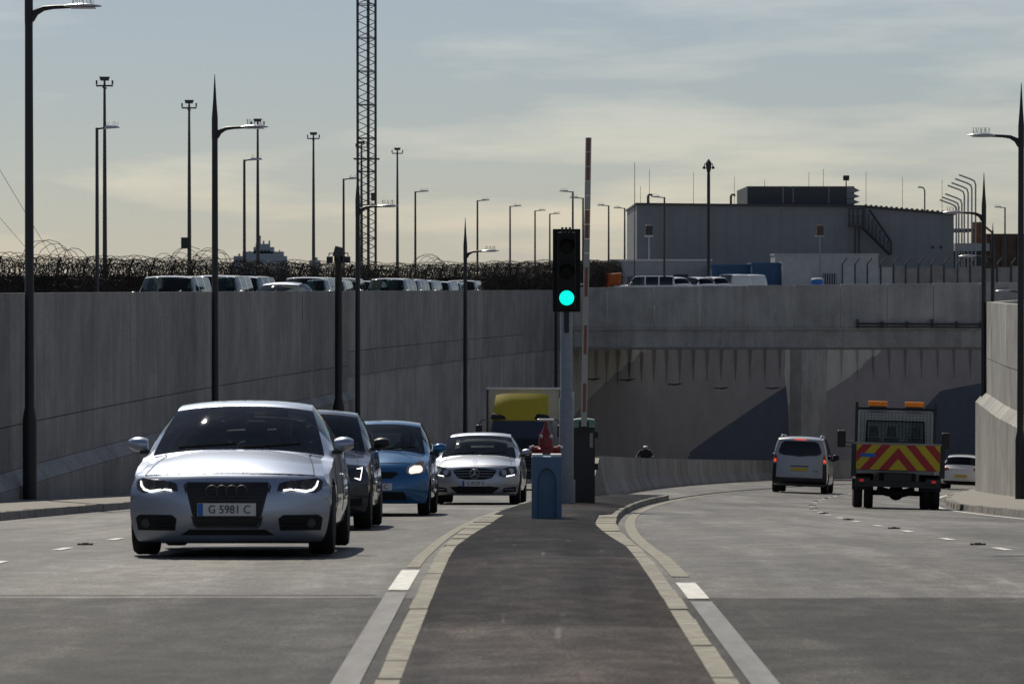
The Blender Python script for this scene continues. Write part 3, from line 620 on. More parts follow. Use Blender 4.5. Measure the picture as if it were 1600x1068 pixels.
for k in range(18): bpoly('roof_rib', [(1350+8*k, 324.4+.66*k-1), (1354+8*k, 324.4+.66*k-1), (1354+8*k, 319.5+.66*k), (1350+8*k, 319.5+.66*k)], BD-.4, BD-.31, M['bldg2'])
for px, y0, y1 in ((1455, 388, 384), (1468, 388, 384)): bpoly('vent', [(px, y0), (px+4, y0), (px+4, y1), (px, y1)], BD-.08, BD+.1, M['bldg2'])
st = empty('metal_stair', (bX(1360), BD-1, -.8), 'dark metal outside staircase climbing to the grey building roof', 'staircase')
def sp_(px, py, y=0): return (bX(px)-bX(1360), y, bZ(py)+.8)
MB().box(sp_(1324, 0)[0], sp_(1346, 0)[0], -.6, .5, sp_(0, 355)[2], sp_(0, 350)[2]).build('landing', M['bldg2'], st)
for yy in (-.55, .45):
    MB().tube([sp_(1344, 354, yy), sp_(1388, 398, yy)], .09, 4).build('stringer', M['bldg2'], st)
    MB().tube([sp_(1324, 326, yy), sp_(1346, 326, yy)], .04, 4).tube([sp_(1324, 338, yy), sp_(1346, 338, yy)], .03, 4).tube([sp_(1356, 328, yy), sp_(1390, 378, yy), sp_(1390, 398, yy)], .05, 4).build('handrail', M['bldg2'], st)
    for px in (1325, 1331, 1338, 1346): MB().tube([sp_(px, 354, yy), sp_(px, 326, yy)], .035, 4).build('baluster', M['bldg2'], st)
    for k in range(7): MB().tube([sp_(1349+6*k, 359+6*k, yy), sp_(1349+6*k, 320+8.3*k+6, yy)], .03, 4).build('baluster', M['bldg2'], st)
for k in range(11): MB().box(sp_(1345+4*k, 0)[0]-.12, sp_(1345+4*k, 0)[0]+.14, -.52, .42, sp_(0, 356+4*k)[2], sp_(0, 356+4*k)[2]+.05).build('tread', M['bldg2'], st)
for px in (1334, 1340): MB().tube([sp_(px, 355), sp_(px, HZ+14)], .08, 6).build('support_post', M['bldg2'], st)
for px, yt, yb_ in ((992, 252, 440), (1001, 290, 318), (1015, 263, 318), (1084, 268, 319), (1148, 275, 320), (1199, 278, 290), (1269, 266, 290), (1292, 261, 290), (1354, 267, 325), (1411, 275, 330), (1473, 280, 335)):
    dd = BD+1 if yb_ < 400 else 270
    o = MB().tube([(0, 0, 0), (0, 0, (yb_-yt)*dd/F)], [.05 if yb_ > 400 else .022, .018 if yb_ < 400 else .02], 5).build('lightning_rod', M['steel']); o.location = (X_at(px, dd), dd+(3.5 if 1160 < px < 1340 else .6), Z_at(yb_, dd)-.05)
    tag(o, 'thin lightning rod standing up from the grey building' if yb_ < 400 else 'tall thin whip mast standing at the corner of the grey building', 'rod', 'rods on the grey building' if yb_ < 400 else None)
for px, py in ((1013, 303), (1143, 312)):
    o = MB().tube([(0, 0, 0), (0, 0, .7), (.1, 0, .85), (.3, 0, .85), (.32, 0, .7)], .1, 8).build('vent_pipe', M['steel']); o.location = (bX(px), BD+1, bZ(318)-.05); tag(o, 'bent vent pipe on the grey building roof', 'vent', 'roof vents')
o = empty('roof_floodlight', (bX(1327), BD+3, bZ(290)-.02), 'boxy floodlight on a short post above the plant room', 'floodlight'); MB().tube([(0, 0, 0), (0, 0, .6)], .05, 6).build('post', M['steel'], o); MB().box(-.26, .26, -.2, .2, .55, 1.0).build('lamp_housing', M['pole'], o, bevel=.04)
o = empty('roof_lamp', (bX(1451), BD+3, bZ(331)-.1), 'curved lamp post standing behind the grey building roof', 'lamp'); MB().tube([(0, 0, 0), (0, 0, 2.0), (-.1, 0, 2.25), (-.3, 0, 2.32)], .06, 6).build('pole', M['steel'], o); MB().box(-.6, -.25, -.12, .12, 2.26, 2.38).build('lamp_head', M['steel'], o, bevel=.03)
for px, py in ((1014, 352), (1281, 352)):
    o = empty('wall_light_unit', (X_at(px, 280), 280, -.8), 'dark lamp unit on a stand before the grey building wall', 'lamp', 'lamp units before the grey building'); z_ = Z_at(py, 280)+.8
    MB().tube([(0, 0, 0), (0, 0, z_-.9)], .06, 6).build('post', M['grey'], o); MB().box(-.35, .35, -.2, .2, z_-.95, z_-.8).build('tray', M['cabin'], o); MB().box(-.28, .28, -.2, .2, z_-.79, z_).build('housing', M['brown'] if px > 1200 else M['black'], o, bevel=.05)
# ------------------------------------------------------------------ site cabins, containers, tank
def thing_box(name, label, cat, px0, px1, py, dd, dep, m, ribs=0, group=None, roof=None):
    x0, x1 = X_at(px0, dd), X_at(px1, dd); zt = Z_at(py, dd); g = zlot(dd)
    t = empty(name, ((x0+x1)/2, dd, g), label, cat, group); w = (x1-x0)/2; H = zt-g
    MB().box(-w, w, 0, dep, 0, H-.12).build('body', m, t); MB().box(-w-.05, w+.05, -.06, dep+.05, H-.119, H).build('roof', roof or m, t)
    n = ribs
    for k in range(n):
        x = -w+(k+.5)*2*w/n; MB().box(x-w/n*.45, x+w/n*.45, -.05, -.001, .1, H-.2).build('corrugation', m, t)
    return t, w, H
t, w, H = thing_box('site_cabin', 'long low pale site cabin with a barred window behind the parked cars', 'cabin', 955, 1112, 405, 275, 5, M['cabin'], roof=M['plate'])
wn_ = MB().box(-w+1.25, -w+2.4, -.05, -.001, .9, 1.75).build('window', M['bldg2'], t)
for k in range(6): MB().box(-w+1.3+.2*k, -w+1.36+.2*k, -.09, -.055, .9, 1.75).build('bar', M['cabin'], wn_)
MB().box(w-3, w-1.9, -.05, -.001, .1, 1.9).build('door', M['bldg2'], t)
thing_box('shipping_container', 'dark blue corrugated container nearest the long site cabin', 'container', 1112, 1172, 413, 270, 5, M['contb'], 16)
thing_box('shipping_container', 'lighter blue corrugated container between dark one and white unit', 'container', 1175, 1221, 410, 268, 5, M['contb'], 14)
thing_box('white_unit', 'plain white storage unit beside the blue tank', 'container', 1222, 1267, 409, 267, 4, M['contw'], 0)
t, w, H = thing_box('office_cabin', 'pale office cabin with air conditioner and barred window behind the blue tank', 'cabin', 1211, 1372, 396, 282, 5, M['contw'])
ac = MB().box(-w+1.0, -w+2.1, -.4, -.001, 1.75, 2.45).build('air_conditioner', M['plate'], t, bevel=.03); MB().lathe([(.26, -.44), (.26, -.41)], 16, axis='y', c=(-w+1.5, 0, 2.1)).build('fan', M['bldg2'], ac)
wn_ = MB().box(-w+3.9, -w+5.0, -.05, -.001, .6, 2.0).build('window', M['bldg2'], t)
for k in range(6): MB().box(-w+3.95+.19*k, -w+4.02+.19*k, -.09, -.055, .5, 2.0).build('bar', M['contw'], wn_)
tk = empty('blue_tank', (X_at(1277, 262), 262, -.8), 'round bright blue plastic water tank with a pale lid', 'tank')
MB().lathe([(.47, 0), (.47, .3), (.49, .35), (.47, .4), (.47, .8), (.49, .85), (.47, .9), (.47, 1.45)], 20).build('drum', M['tank'], tk, smooth=40); MB().lathe([(.48, 1.451), (.4, 1.55), (.15, 1.58)], 20).build('lid', M['plate'], tk, smooth=40)
# fence of cranked posts with pale panels
cf = empty('cranked_post_fence', (X_at(1330, 256), 256, -.8), 'fence of dark cranked posts with pale sheet panels beyond the bridge parapet', 'fence')
pxs = [1316, 1336, 1355, 1376, 1396, 1415, 1435, 1455, 1475, 1496, 1516, 1537, 1558, 1580, 1602]
for i, px in enumerate(pxs):
    x = X_at(px, 256)-cf.location.x; MB().tube([(x, 0, 0), (x, 0, 2.6), (x+.35, 0, 3.05)], .06, 6).build('post', M['steel'], cf)
    if i < len(pxs)-1 and i != 1:
        x2 = X_at(pxs[i+1], 256)-cf.location.x; o = MB().box(x+.08, x2-.08, .05, .08, .05, 2.35+.1*math.sin(i*2.1)).build('panel', M['contw'] if i in (0, 2, 3) else M['panel'], cf)
# vent stacks, rusty works and hull beyond
gs = empty('vent_stacks', (X_at(1515, 330), 330, -.8), 'cluster of tall gooseneck vent pipes behind the grey building', 'pipes')
for k, (px, yt) in enumerate(((1524, 274), (1519, 280), (1514, 286), (1509, 290), (1506, 303), (1502, 308), (1499, 312))):
    x = X_at(px, 330)-gs.location.x; zt = Z_at(yt, 330)+.8; ln = 1.3
    MB().tube([(x, .4*k, 0), (x, .4*k, zt-.9), (x-.12, .4*k, zt-.55), (x-.5, .4*k, zt-.35), (x-ln-.3, .4*k, zt+.05)], .075, 6).build('pipe', M['grey'], gs, smooth=40)
rs = empty('rusty_structure', (X_at(1545, 345), 345, -.8), 'rusty brown industrial structure with orange panels beyond the fence', 'structure')
def rsb(px0, px1, y0, y1, name, m, a=0, b=6): MB().box(X_at(px0, 345)-rs.location.x, X_at(px1, 345)-rs.location.x, a, b, Z_at(y0, 345)+.8, Z_at(y1, 345)+.8).build(name, m, rs)
rsb(1491, 1700, 462, 385, 'base', M['bldg2'], 1, 8); rsb(1542, 1700, 462, 365, 'shed', M['brown'], .5, 9); rsb(1491, 1545, 392, 380, 'beam', M['cabin'], -.5, .9); rsb(1491, 1520, 362, 357, 'gantry', M['bldg2']); rsb(1520, 1534, 384, 347, 'orange_housing', M['rust'], -.2, .99)
for px in (1565, 1590): rsb(px, px+8, 440, 372, 'orange_panel', M['brown'], .2, .49)
MB().tube([(X_at(1530, 345)-rs.location.x, 0, Z_at(347, 345)+.8), (X_at(1550, 345)-rs.location.x, 0, Z_at(363, 345)+.8), (X_at(1550, 345)-rs.location.x, 0, Z_at(385, 345)+.8)], .12, 6).build('pipe', M['brown'], rs)
# orange lorry body peeping over the parapet
ob = empty('orange_skip_lorry', (X_at(945, 250), 250, -.8), 'orange tipper lorry body just visible over the parapet', 'lorry')
MB().hexa([(-1.3, 0, .9), (1.15, 0, .9), (1.15, 3, .9), (-1.3, 3, .9)], [(-1.4, -.1, 1.75), (1.2, -.1, 1.9), (1.2, 3.1, 1.9), (-1.4, 3.1, 1.75)]).build('body', M['orange'], ob, bevel=.05)
MB().box(-1.2, 1.1, .1, 2.9, .45, .88).build('chassis', M['black'], ob); MB().hexa([(-2.3, .4, .5), (-1.45, .4, .5), (-1.45, 2.6, .5), (-2.3, 2.6, .5)], [(-2.15, .5, 1.7), (-1.45, .5, 1.7), (-1.45, 2.5, 1.7), (-2.15, 2.5, 1.7)]).build('cab', M['orange'], ob, bevel=.06)
for x in (-1.8, .6):
    for yy in (.15, 2.6): MB().lathe([(.2, -.14), (.42, -.14), (.45, 0), (.42, .14), (.2, .14)], 16, axis='y', c=(x, yy+.1, .45)).build('wheel', M['rubber'], ob)
# ------------------------------------------------------------------ traffic light, barrier gate, blue box, hydrant on the island
TD = 64.0; g = zisl(1.0, TD); s84 = F/TD
tl = empty('traffic_light', (X_at(885, TD), TD, g), 'traffic light showing green on a grey post on the median island', 'traffic light')
zt = Z_at(487, TD)-g
MB().lathe([(.165, -.05), (.165, .42), (.165, .43), (.135, .44), (.135, 1.92), (.11, 1.97), (.11, zt+.9)], 20).build('post', M['grey'], tl, smooth=35)
MB().box(-.045, .045, -.17, -.09, zt-.38, zt+.05).build('clamp', M['black'], tl)
H = 1.53; hb = MB().box(-.255, .255, -.2, -.17, zt, zt+H).build('backing_board', M['matt'], tl, bevel=.01)
hd = MB().box(-.17, .17, -.36, -.201, zt+.06, zt+H-.06).build('signal_head', M['matt'], tl, bevel=.03)
for k, (mm, nm) in enumerate((('go', 'green_lens'), ('sigdead', 'amber_lens'), ('sigdead', 'red_lens'))):
    cz = zt+.26+.47*k
    MB().lathe([(.0001, -.385), (.08, -.381), (.137, -.366)], 28, axis='y', c=(0, 0, cz), cap=False).build(nm, M[mm], tl, smooth=60)
    hoodm = MB(); hoodm.grid([[(.155*math.cos(a), y, cz+.155*math.sin(a)) for a in np.linspace(R(-5) if k else R(35), R(185) if k else R(145), 17)] for y in (-.362, -.5 if k else -.41)]); hoodm.build('visor', M['matt'], tl)
for k in range(3): MB().box(-.1+.07*k, -.06+.07*k, -.3, -.2, zt+H-.06, zt+H+.03).build('top_fitting', M['black'], tl)
GD = 65.2; g = zisl(1.4, GD)
bg_ = empty('barrier_gate', (X_at(912, GD), GD, g), 'dark barrier cabinet with its red and white boom raised upright', 'barrier gate')
MB().box(-.21, .21, -.2, .2, 0, 1.42).build('cabinet', M['cabinet'], bg_, bevel=.012)
MB().box(-.212, .212, -.21, .21, 1.425, 1.52).build('band', M['mint'], bg_); MB().add([(-.22, -.22, 1.525), (.22, -.22, 1.525), (.22, .22, 1.525), (-.22, .22, 1.525), (-.2, -.2, 1.57), (.2, -.2, 1.57), (.2, .2, 1.57), (-.2, .2, 1.57), (0, -.2, 1.6), (0, .2, 1.6)], [(3, 2, 1, 0), (0, 1, 5, 8, 4), (1, 2, 6, 5), (2, 3, 7, 9, 6), (3, 0, 4, 7), (4, 8, 9, 7), (8, 5, 6, 9)]).build('lid', M['mint'], bg_)
for zz in (1.22, .62): MB().box(.211, .27, -.05, .05, zz, zz+.12).build('hinge', M['black'], bg_)
MB().box(.11, .17, -.206, -.2, 1.05, 1.32).build('lettering_strip', M['grey'], bg_)
zt = Z_at(216, GD)-g; lean = X_at(918, GD)-X_at(911, GD); nseg = 20; z_s = 1.45
for k in range(nseg):
    a, b = z_s+(zt-z_s)*k/nseg, z_s+(zt-z_s)*(k+1)/nseg-.004
    f0, f1 = lean*(a-z_s)/(zt-z_s), lean*(b-z_s)/(zt-z_s); red = k % 4 in (1, 2)
    MB().hexa([(f0-.055, -.3, a), (f0+.055, -.3, a), (f0+.055, -.24, a), (f0-.055, -.24, a)], [(f1-.055, -.3, b), (f1+.055, -.3, b), (f1+.055, -.24, b), (f1-.055, -.24, b)]).build('boom_section', M['arm_w'], bg_)
    if red or k > nseg-3: MB().hexa([(f0-.028, -.306, a), (f0+.028, -.306, a), (f0+.028, -.302, a), (f0-.028, -.302, a)], [(f1-.028, -.306, b), (f1+.028, -.306, b), (f1+.028, -.302, b), (f1-.028, -.302, b)]).build('boom_stripe', M['arm_r'], bg_)
MB().box(-.09, .09, -.23, -.201, 1.3, 1.55).build('boom_clamp', M['black'], bg_)
BDm = 46.2; g = zisl(.4, BDm)
bb = empty('blue_barrier_block', (X_at(854, BDm), BDm, g), 'upright blue plastic barrier block with an arched recess on the median', 'barrier block')
poly = [(-.2, 0), (.2, 0), (.2, .83), (-.2, .83)]
fr = MB(); arch = [(-.13, .0), (-.13, .48)]+[(-.13*math.cos(a), .48+.2*math.sin(a)) for a in np.linspace(.2, PI-.2, 9)]+[(.13, .48), (.13, .0)]
fr.add([(x, -.19, z) for x, z in [(-.2, 0)]+arch+[(.2, 0), (.2, .83), (-.2, .83)]], [tuple(range(len(arch)+4))])
n_ = len(arch); fr.grid([[(x, -.19, z) for x, z in arch], [(x*.92, -.12, z*.98) for x, z in arch]]); fr.add([(x*.92, -.12, z*.98) for x, z in arch], [tuple(range(n_))])
fr.add([(-.2, -.19, 0), (.2, -.19, 0), (.2, .19, 0), (-.2, .19, 0), (-.2, -.19, .83), (.2, -.19, .83), (.2, .19, .83), (-.2, .19, .83)], [(1, 2, 6, 5), (2, 3, 7, 6), (3, 0, 4, 7), (4, 5, 6, 7), (3, 2, 1, 0)])
fr.build('block', M['bluebox'], bb)
for s in (-1, 1): MB().box(s*.125-.07, s*.125+.07, -.15, .15, .832, .86).build('lug', M['plate'], bb)
HD = 47.6; g = zisl(.45, HD)
hy = empty('hydrant', (X_at(853, HD), HD, g), 'red pillar hydrant with side outlets standing behind the blue block', 'hydrant')
zt = Z_at(655, HD)-g
MB().lathe([(.12, 0), (.12, .06), (.085, .08), (.085, zt-.5), (.11, zt-.48)], 14).build('column', M['black'], hy, smooth=35)
MB().lathe([(.13, zt-.45), (.13, zt-.40), (.1, zt-.38), (.1, zt-.28), (.075, zt-.2), (.035, zt-.12), (.02, zt-.03)], 16).build('body', M['hyd'], hy, smooth=40)
for s in (-1, 1):
    o = MB().lathe([(.05, s*.08), (.05, s*.16), (.065, s*.165), (.065, s*.2)], 12, axis='x', c=(0, 0, zt-.42)).build('side_outlet', M['hyd'], hy)
    MB().lathe([(.035, s*.2), (.035, s*.23)], 10, axis='x', c=(0, 0, zt-.4)).build('cap', M['lamp'], o)
    MB().lathe([(.028, 0), (.028, .04)], 8, c=(s*.065, -.06, zt-.25)).build('bolt', M['lamp'], hy)
MB().box(-.115, .115, -.03, .03, zt-.025, zt+.01).build('handle', M['lamp'], hy, bevel=.01)
# ------------------------------------------------------------------ vehicles: local x across, y back from the nose (0), z up from the ground
def pchip(xs, ys, xq):
    xs = np.array(xs, float); ys = np.array(ys, float); h = np.diff(xs); dl = np.diff(ys)/h; n = len(xs); m = np.zeros(n)
    for i in range(1, n-1):
        if dl[i-1]*dl[i] > 0: w1, w2 = 2*h[i]+h[i-1], h[i]+2*h[i-1]; m[i] = (w1+w2)/(w1/dl[i-1]+w2/dl[i])
    m[0], m[-1] = dl[0], dl[-1]; xq = np.clip(xq, xs[0], xs[-1]); i = np.clip(np.searchsorted(xs, xq, 'right')-1, 0, n-2)
    t = (xq-xs[i])/h[i]; return ((2*t**3-3*t**2+1)*ys[i]+(t**3-2*t**2+t)*h[i]*m[i]+(-2*t**3+3*t**2)*ys[i+1]+(t**3-t**2)*h[i]*m[i+1])
class Shell:
    """car body from a centre-line profile [(y, z, half width, drop, setback, segment)] plus lofted sides"""
    def __init__(s, prof, shoulder, side, wheels, wr, sub=5, belly=0.0):
        prof = [(p[0], p[1], p[2]*(1.055 if p[5] in ('wind', 'roof', 'back') and p[1] > .9 else 1.0), *p[3:]) for p in prof]
        s.key = prof; k = np.arange(len(prof)); u = np.linspace(0, len(prof)-1, (len(prof)-1)*sub+1)
        s.u = u; s.sub = sub; s.a = [pchip(k, [p[c] for p in prof], u) for c in range(5)]
        s.seg = [p[5] for p in prof]; s.shoulder = shoulder; s.side = side; s.wheels = wheels; s.wr = wr; s.belly = belly
        s.lip = next(i for i, p in enumerate(prof) if p[5] == 'hood')*sub; s.tail = next(i for i, p in enumerate(prof) if p[5] == 'rear')*sub
    def pt(s, i, t):
        y, z, w, dr, sb = (a[i] for a in s.a); q = abs(t); return (w*t, y+sb*q**3.1, z-dr*q**2.4)
    def front(s, x, z):
        zz, yy, ww, ss = s.a[1][:s.lip+1], s.a[0][:s.lip+1], s.a[2][:s.lip+1], s.a[4][:s.lip+1]
        j = int(np.argmin(yy)) if False else 0
        o = np.argsort(zz); w = np.interp(z, zz[o], ww[o]); q = min(1, abs(x)/w); return float(np.interp(z, zz[o], yy[o])+np.interp(z, zz[o], ss[o])*q**3.1)
    def back(s, x, z):
        sl = slice(s.tail, None); zz, yy, ww, ss = s.a[1][sl], s.a[0][sl], s.a[2][sl], s.a[4][sl]
        o = np.argsort(zz); w = np.interp(z, zz[o], ww[o]); q = min(1, abs(x)/w); return float(np.interp(z, zz[o], yy[o])+np.interp(z, zz[o], ss[o])*q**3.1)
    def build(s, root, paint, glassm, side_win=(), nt=20, rear_glass=None, pillar=.955):
        ts = np.linspace(-1, 1, nt+1); n = len(s.u); P = [[s.pt(i, t) for t in ts] for i in range(n)]
        seg = lambda i: s.seg[min(int(s.u[i]+1e-9), len(s.seg)-1)]
        def is_glass(i, j, nm):
            if seg(i) != nm: return False
            tm = (ts[j]+ts[j+1])/2; return abs(tm) < pillar
        body = MB().grid(P, lambda i, j: not is_glass(i, j, 'wind') and not is_glass(i, j, 'back'))
        # sides
        ys0, ys1 = s.pt(s.lip, 1)[1], s.pt(s.tail, 1)[1]; ye = np.array([s.pt(i, 1) for i in range(s.lip, s.tail+1)])
        nc = 84; cols = np.linspace(ys0, ys1, nc); rows = [0, .25, .5, .75, 1]+list(1+np.linspace(0, 1, 5)[1:])+list(2+np.linspace(0, 1, 8)[1:])+[4]
        sg = []
        sy, sz, sw = zip(*s.shoulder); my, mw, lw_ = zip(*s.side['w']); zm, zs, zu = s.side['z']
        front_c = sorted([(s.pt(i, 1)[2], s.pt(i, 1)) for i in range(0, s.lip+1)]); back_c = sorted([(s.pt(i, 1)[2], s.pt(i, 1)) for i in range(s.tail, n)])
        def snap(c, z): 
            zz = [q[0] for q in c]; return tuple(float(np.interp(z, zz, [q[1][k] for q in c])) for k in range(2))
        for ci, y in enumerate(cols):
            ex, ez = np.interp(y, ye[:, 1], ye[:, 0]), np.interp(y, ye[:, 1], ye[:, 2])
            shz, shw = float(pchip(sy, sz, y)), float(pchip(sy, sw, y)); shz = min(shz, ez-.012); mwid, lwid = float(pchip(my, mw, y)), float(pchip(my, lw_, y)); shw = max(shw, ex+.004)
            K = [(ex, ez), (shw, shz), (mwid, min(zm, shz-.05)), (lwid, zs), (lwid-.09, zu)]; c = []
            for r in rows:
                k = min(int(r), 3); f = r-k
                x, z = K[k][0]+(K[k+1][0]-K[k][0])*f, K[k][1]+(K[k+1][1]-K[k][1])*f
                if k == 0: x += .035*math.sin(PI*f)*min(1, (ez-shz)/.3)
                if k == 2: x += .02*math.sin(PI*f)
                yy = y
                if ci == 0: x, yy = snap(front_c, z)
                elif ci == nc-1: x, yy = snap(back_c, z)
                elif ci in (1, 2) or ci in (nc-2, nc-3):
                    e = 1/3*(ci if ci < 3 else nc-1-ci); fx, fy = snap(front_c if ci < 3 else back_c, z); x = fx+(x-fx)*e**.6
                c.append([x, yy, z])
            sg.append(c)
        for wy in s.wheels:          # wheel arches: snap the grid to a circle and open it
            Ra = s.wr*1.13
            for c in sg:
                for p in c:
                    dy, dz = p[1]-wy, p[2]-s.wr; r = math.hypot(dy, dz)
                    if Ra-.05 < r < Ra+.02 and r > 1e-6: p[1] = wy+dy/r*Ra; p[2] = s.wr+dz/r*Ra
        sgrid = sg
        def arch(i, j):
            q = [sgrid[a][b] for a, b in ((i, j), (i+1, j), (i, j+1), (i+1, j+1))]
            return any(all(math.hypot(p[1]-wy, p[2]-s.wr) < s.wr*1.13+.004 for p in q) for wy in s.wheels)
        def win(i, j):
            if j > 3 or j < 0: return False
            ym = (cols[i]+cols[i+1])/2
            return any(a < ym < b for a, b in side_win)
        wins = [MB() for _ in side_win]
        for sgn in (1, -1):
            Q = [[(p[0]*sgn, p[1], p[2]) for p in c] for c in sgrid]
            body.grid(Q, lambda i, j: not arch(i, j) and not win(i, j))
            for k, (a, b) in enumerate(side_win):
                g_ = MB().grid(Q, lambda i, j: win(i, j) and a < (cols[i]+cols[i+1])/2 < b); 
                if g_.f: g_.build('side_window', glassm if k == 0 else M['dglass'], root, smooth=40)
        s.shellobj = body.build('body', paint, root, smooth=32)
        for nm, g, part in (('wind', glassm, 'windscreen'), ('back', rear_glass or glassm, 'rear_window')):
            q = MB().grid(P, lambda i, j: is_glass(i, j, nm))
            if q.f: q.build(part, g, root, smooth=60)
        hi = next(i for i, p in enumerate(s.key) if p[5] == 'wind')*s.sub
        def on(i, t): p = s.pt(i, t); return (p[0], p[1], p[2]+.001)
        for sg in (-1, 1): MB().tube([on(i, sg*(.9-.05*(i-s.lip)/(hi-s.lip))) for i in range(s.lip, hi)], .0045, 4).build('shut_line', M['matt'], root)
        MB().tube([on(s.lip, t) for t in np.linspace(-.9, .9, 15)], .0045, 4).build('shut_line', M['matt'], root)
        for sg in (-1, 1):
            for yy in (s.wheels[0]+.5, (s.wheels[0]+s.wheels[1])/2+.15):
                ci = int(np.argmin(abs(cols-yy))); MB().tube([(p[0]*sg, p[1], p[2]) for p in sgrid[ci][4:-3]], .004, 4).build('shut_line', M['matt'], root)
        ins = MB(); y0, y1 = s.wheels; ins.box(-.74, .74, y0+.36, y1-.36, s.side['z'][2]-.01-s.belly, s.side['z'][2]+.1); ins.box(-.6, .6, .3, y1+.55, s.side['z'][2]+.02-s.belly, .42); ins.build('underbody', M['matt'], root)
        for wy in s.wheels:          # arch liners
            for xa, xb in ((-.84, -.5), (.5, .84)): MB().grid([[(x, wy+s.wr*1.14*math.cos(a), s.wr+s.wr*1.14*math.sin(a)) for a in np.linspace(-.25, PI+.25, 16)] for x in (xa, xb)]).build('arch_liner', M['matt'], root)
def wheel(root, x, y, r, w=.2, rimm=None, spokes=5):
    s = 1 if x > 0 else -1
    ty = MB().lathe([(r*.66, -w/2), (r*.93, -w/2), (r, -w/2+.03), (r, w/2-.03), (r*.93, w/2), (r*.66, w/2)], 28, axis='x', c=(x, y, r)).build('tyre', M['rubber'], root, smooth=40)
    rm = MB().lathe([(r*.66, -w*.3), (r*.66, s*w*.5), (r*.6, s*w*.5), (r*.58, s*w*.3)], 28, axis='x', c=(x, y, r)); rm.lathe([(.06, s*w*.1), (.06, s*w*.42)], 12, axis='x', c=(x, y, r))
    for k in range(spokes):
        a = 2*PI*k/spokes+.3; c, q = math.cos(a), math.sin(a); b = .035
        pts = []
        for u, v in ((.04, b), (r*.62, b*1.5), (r*.62, -b*1.5), (.04, -b)): pts.append((c*u-q*v, q*u+c*v))
        n0 = len(rm.v); xx = x+s*w*.36
        rm.add([(xx, y+p, r+z) for p, z in pts]+[(xx-s*.03, y+p, r+z) for p, z in pts], [(0, 1, 2, 3), (7, 6, 5, 4), (0, 4, 5, 1), (1, 5, 6, 2), (2, 6, 7, 3), (3, 7, 4, 0)])
    rm.build('rim', rimm or M['rim'], ty, smooth=30)
    MB().lathe([(.01, s*w*.05), (r*.6, s*w*.05)], 20, axis='x', c=(x, y, r), cap=False).build('brake_disc', M['matt'], ty)
def patch(fn, poly, off, name, m, parent, n=8, k=9, back=False):
    """sheet of outline poly (x, z) laid on a nose or tail surface fn(x, z), standing off proud of it, with a turned-in rim"""
    zs = [p[1] for p in poly]; z0_, z1_ = min(zs)+1e-4, max(zs)-1e-4; sg = 1 if back else -1; rows = []
    for z in np.linspace(z0_, z1_, n+1):
        xs = []
        for (xa, za), (xb, zb) in zip(poly, poly[1:]+poly[:1]):
            if (za-z)*(zb-z) <= 0 and za != zb: xs.append(xa+(xb-xa)*(z-za)/(zb-za))
        if len(xs) < 2: continue
        a, b = min(xs), max(xs); rows.append([(a+(b-a)*j/k, z) for j in range(k+1)])
    mb = MB(); mb.grid([[(x, fn(x, z)+sg*off, z) for x, z in r] for r in rows])
    rim = rows[0]+[r[-1] for r in rows[1:]]+rows[-1][::-1][1:]+[r[0] for r in rows[::-1][1:]]
    mb.grid([[(x, fn(x, z)+sg*off, z) for x, z in rim], [(x, fn(x, z)-sg*.03, z) for x, z in rim]])
    return mb.build(name, m, parent, smooth=40)
def mirror(pts): return [(-x, z) for x, z in pts]
def seats(root, y, z, w=.36, xs=(-.37, .37), head=True):
    for x in xs:
        o = MB().hexa([(x-.24, y, z), (x+.24, y, z), (x+.22, y+.5, z-.04), (x-.22, y+.5, z-.04)], [(x-.24, y, z+.16), (x+.24, y, z+.16), (x+.22, y+.5, z+.12), (x-.22, y+.5, z+.12)])
        o.hexa([(x-.23, y+.42, z+.1), (x+.23, y+.42, z+.1), (x+.23, y+.56, z+.1), (x-.23, y+.56, z+.1)], [(x-.18, y+.6, z+.66), (x+.18, y+.6, z+.66), (x+.18, y+.7, z+.66), (x-.18, y+.7, z+.66)])
        o = o.build('seat', M['interior'], root, bevel=.05)
        if head: MB().hexa([(x-.12, y+.62, z+.68), (x+.12, y+.62, z+.68), (x+.12, y+.72, z+.68), (x-.12, y+.72, z+.68)], [(x-.1, y+.65, z+.86), (x+.1, y+.65, z+.86), (x+.1, y+.73, z+.86), (x-.1, y+.73, z+.86)]).build('headrest', M['interior'], o, bevel=.03)
def door_mirror(root, x, y, z, paint, w=.2, h=.14):
    s = 1 if x > 0 else -1
    rows = []
    for u in np.linspace(0, 1, 7):
        k = math.sin(PI*(.18+.74*u))**.5
        rows.append([(x+s*(u-.15)*w, y+.02+.09*k*math.cos(a)*(1 if math.cos(a) < 0 else .4), z+h/2*k*math.sin(a)+.01*u) for a in np.linspace(0, 2*PI, 13)])
    q = MB().grid(rows); n0 = len(q.v); q.f.append(tuple(range(12))); q.f.append(tuple(6*13+i for i in range(12)))
    o = q.build('door_mirror', paint, root, smooth=50); MB().box(min(x-s*.1, x+s*.05), max(x-s*.1, x+s*.05), y-.01, y+.06, z-h*.62, z-h*.36).build('mirror_stalk', M['black'], o)
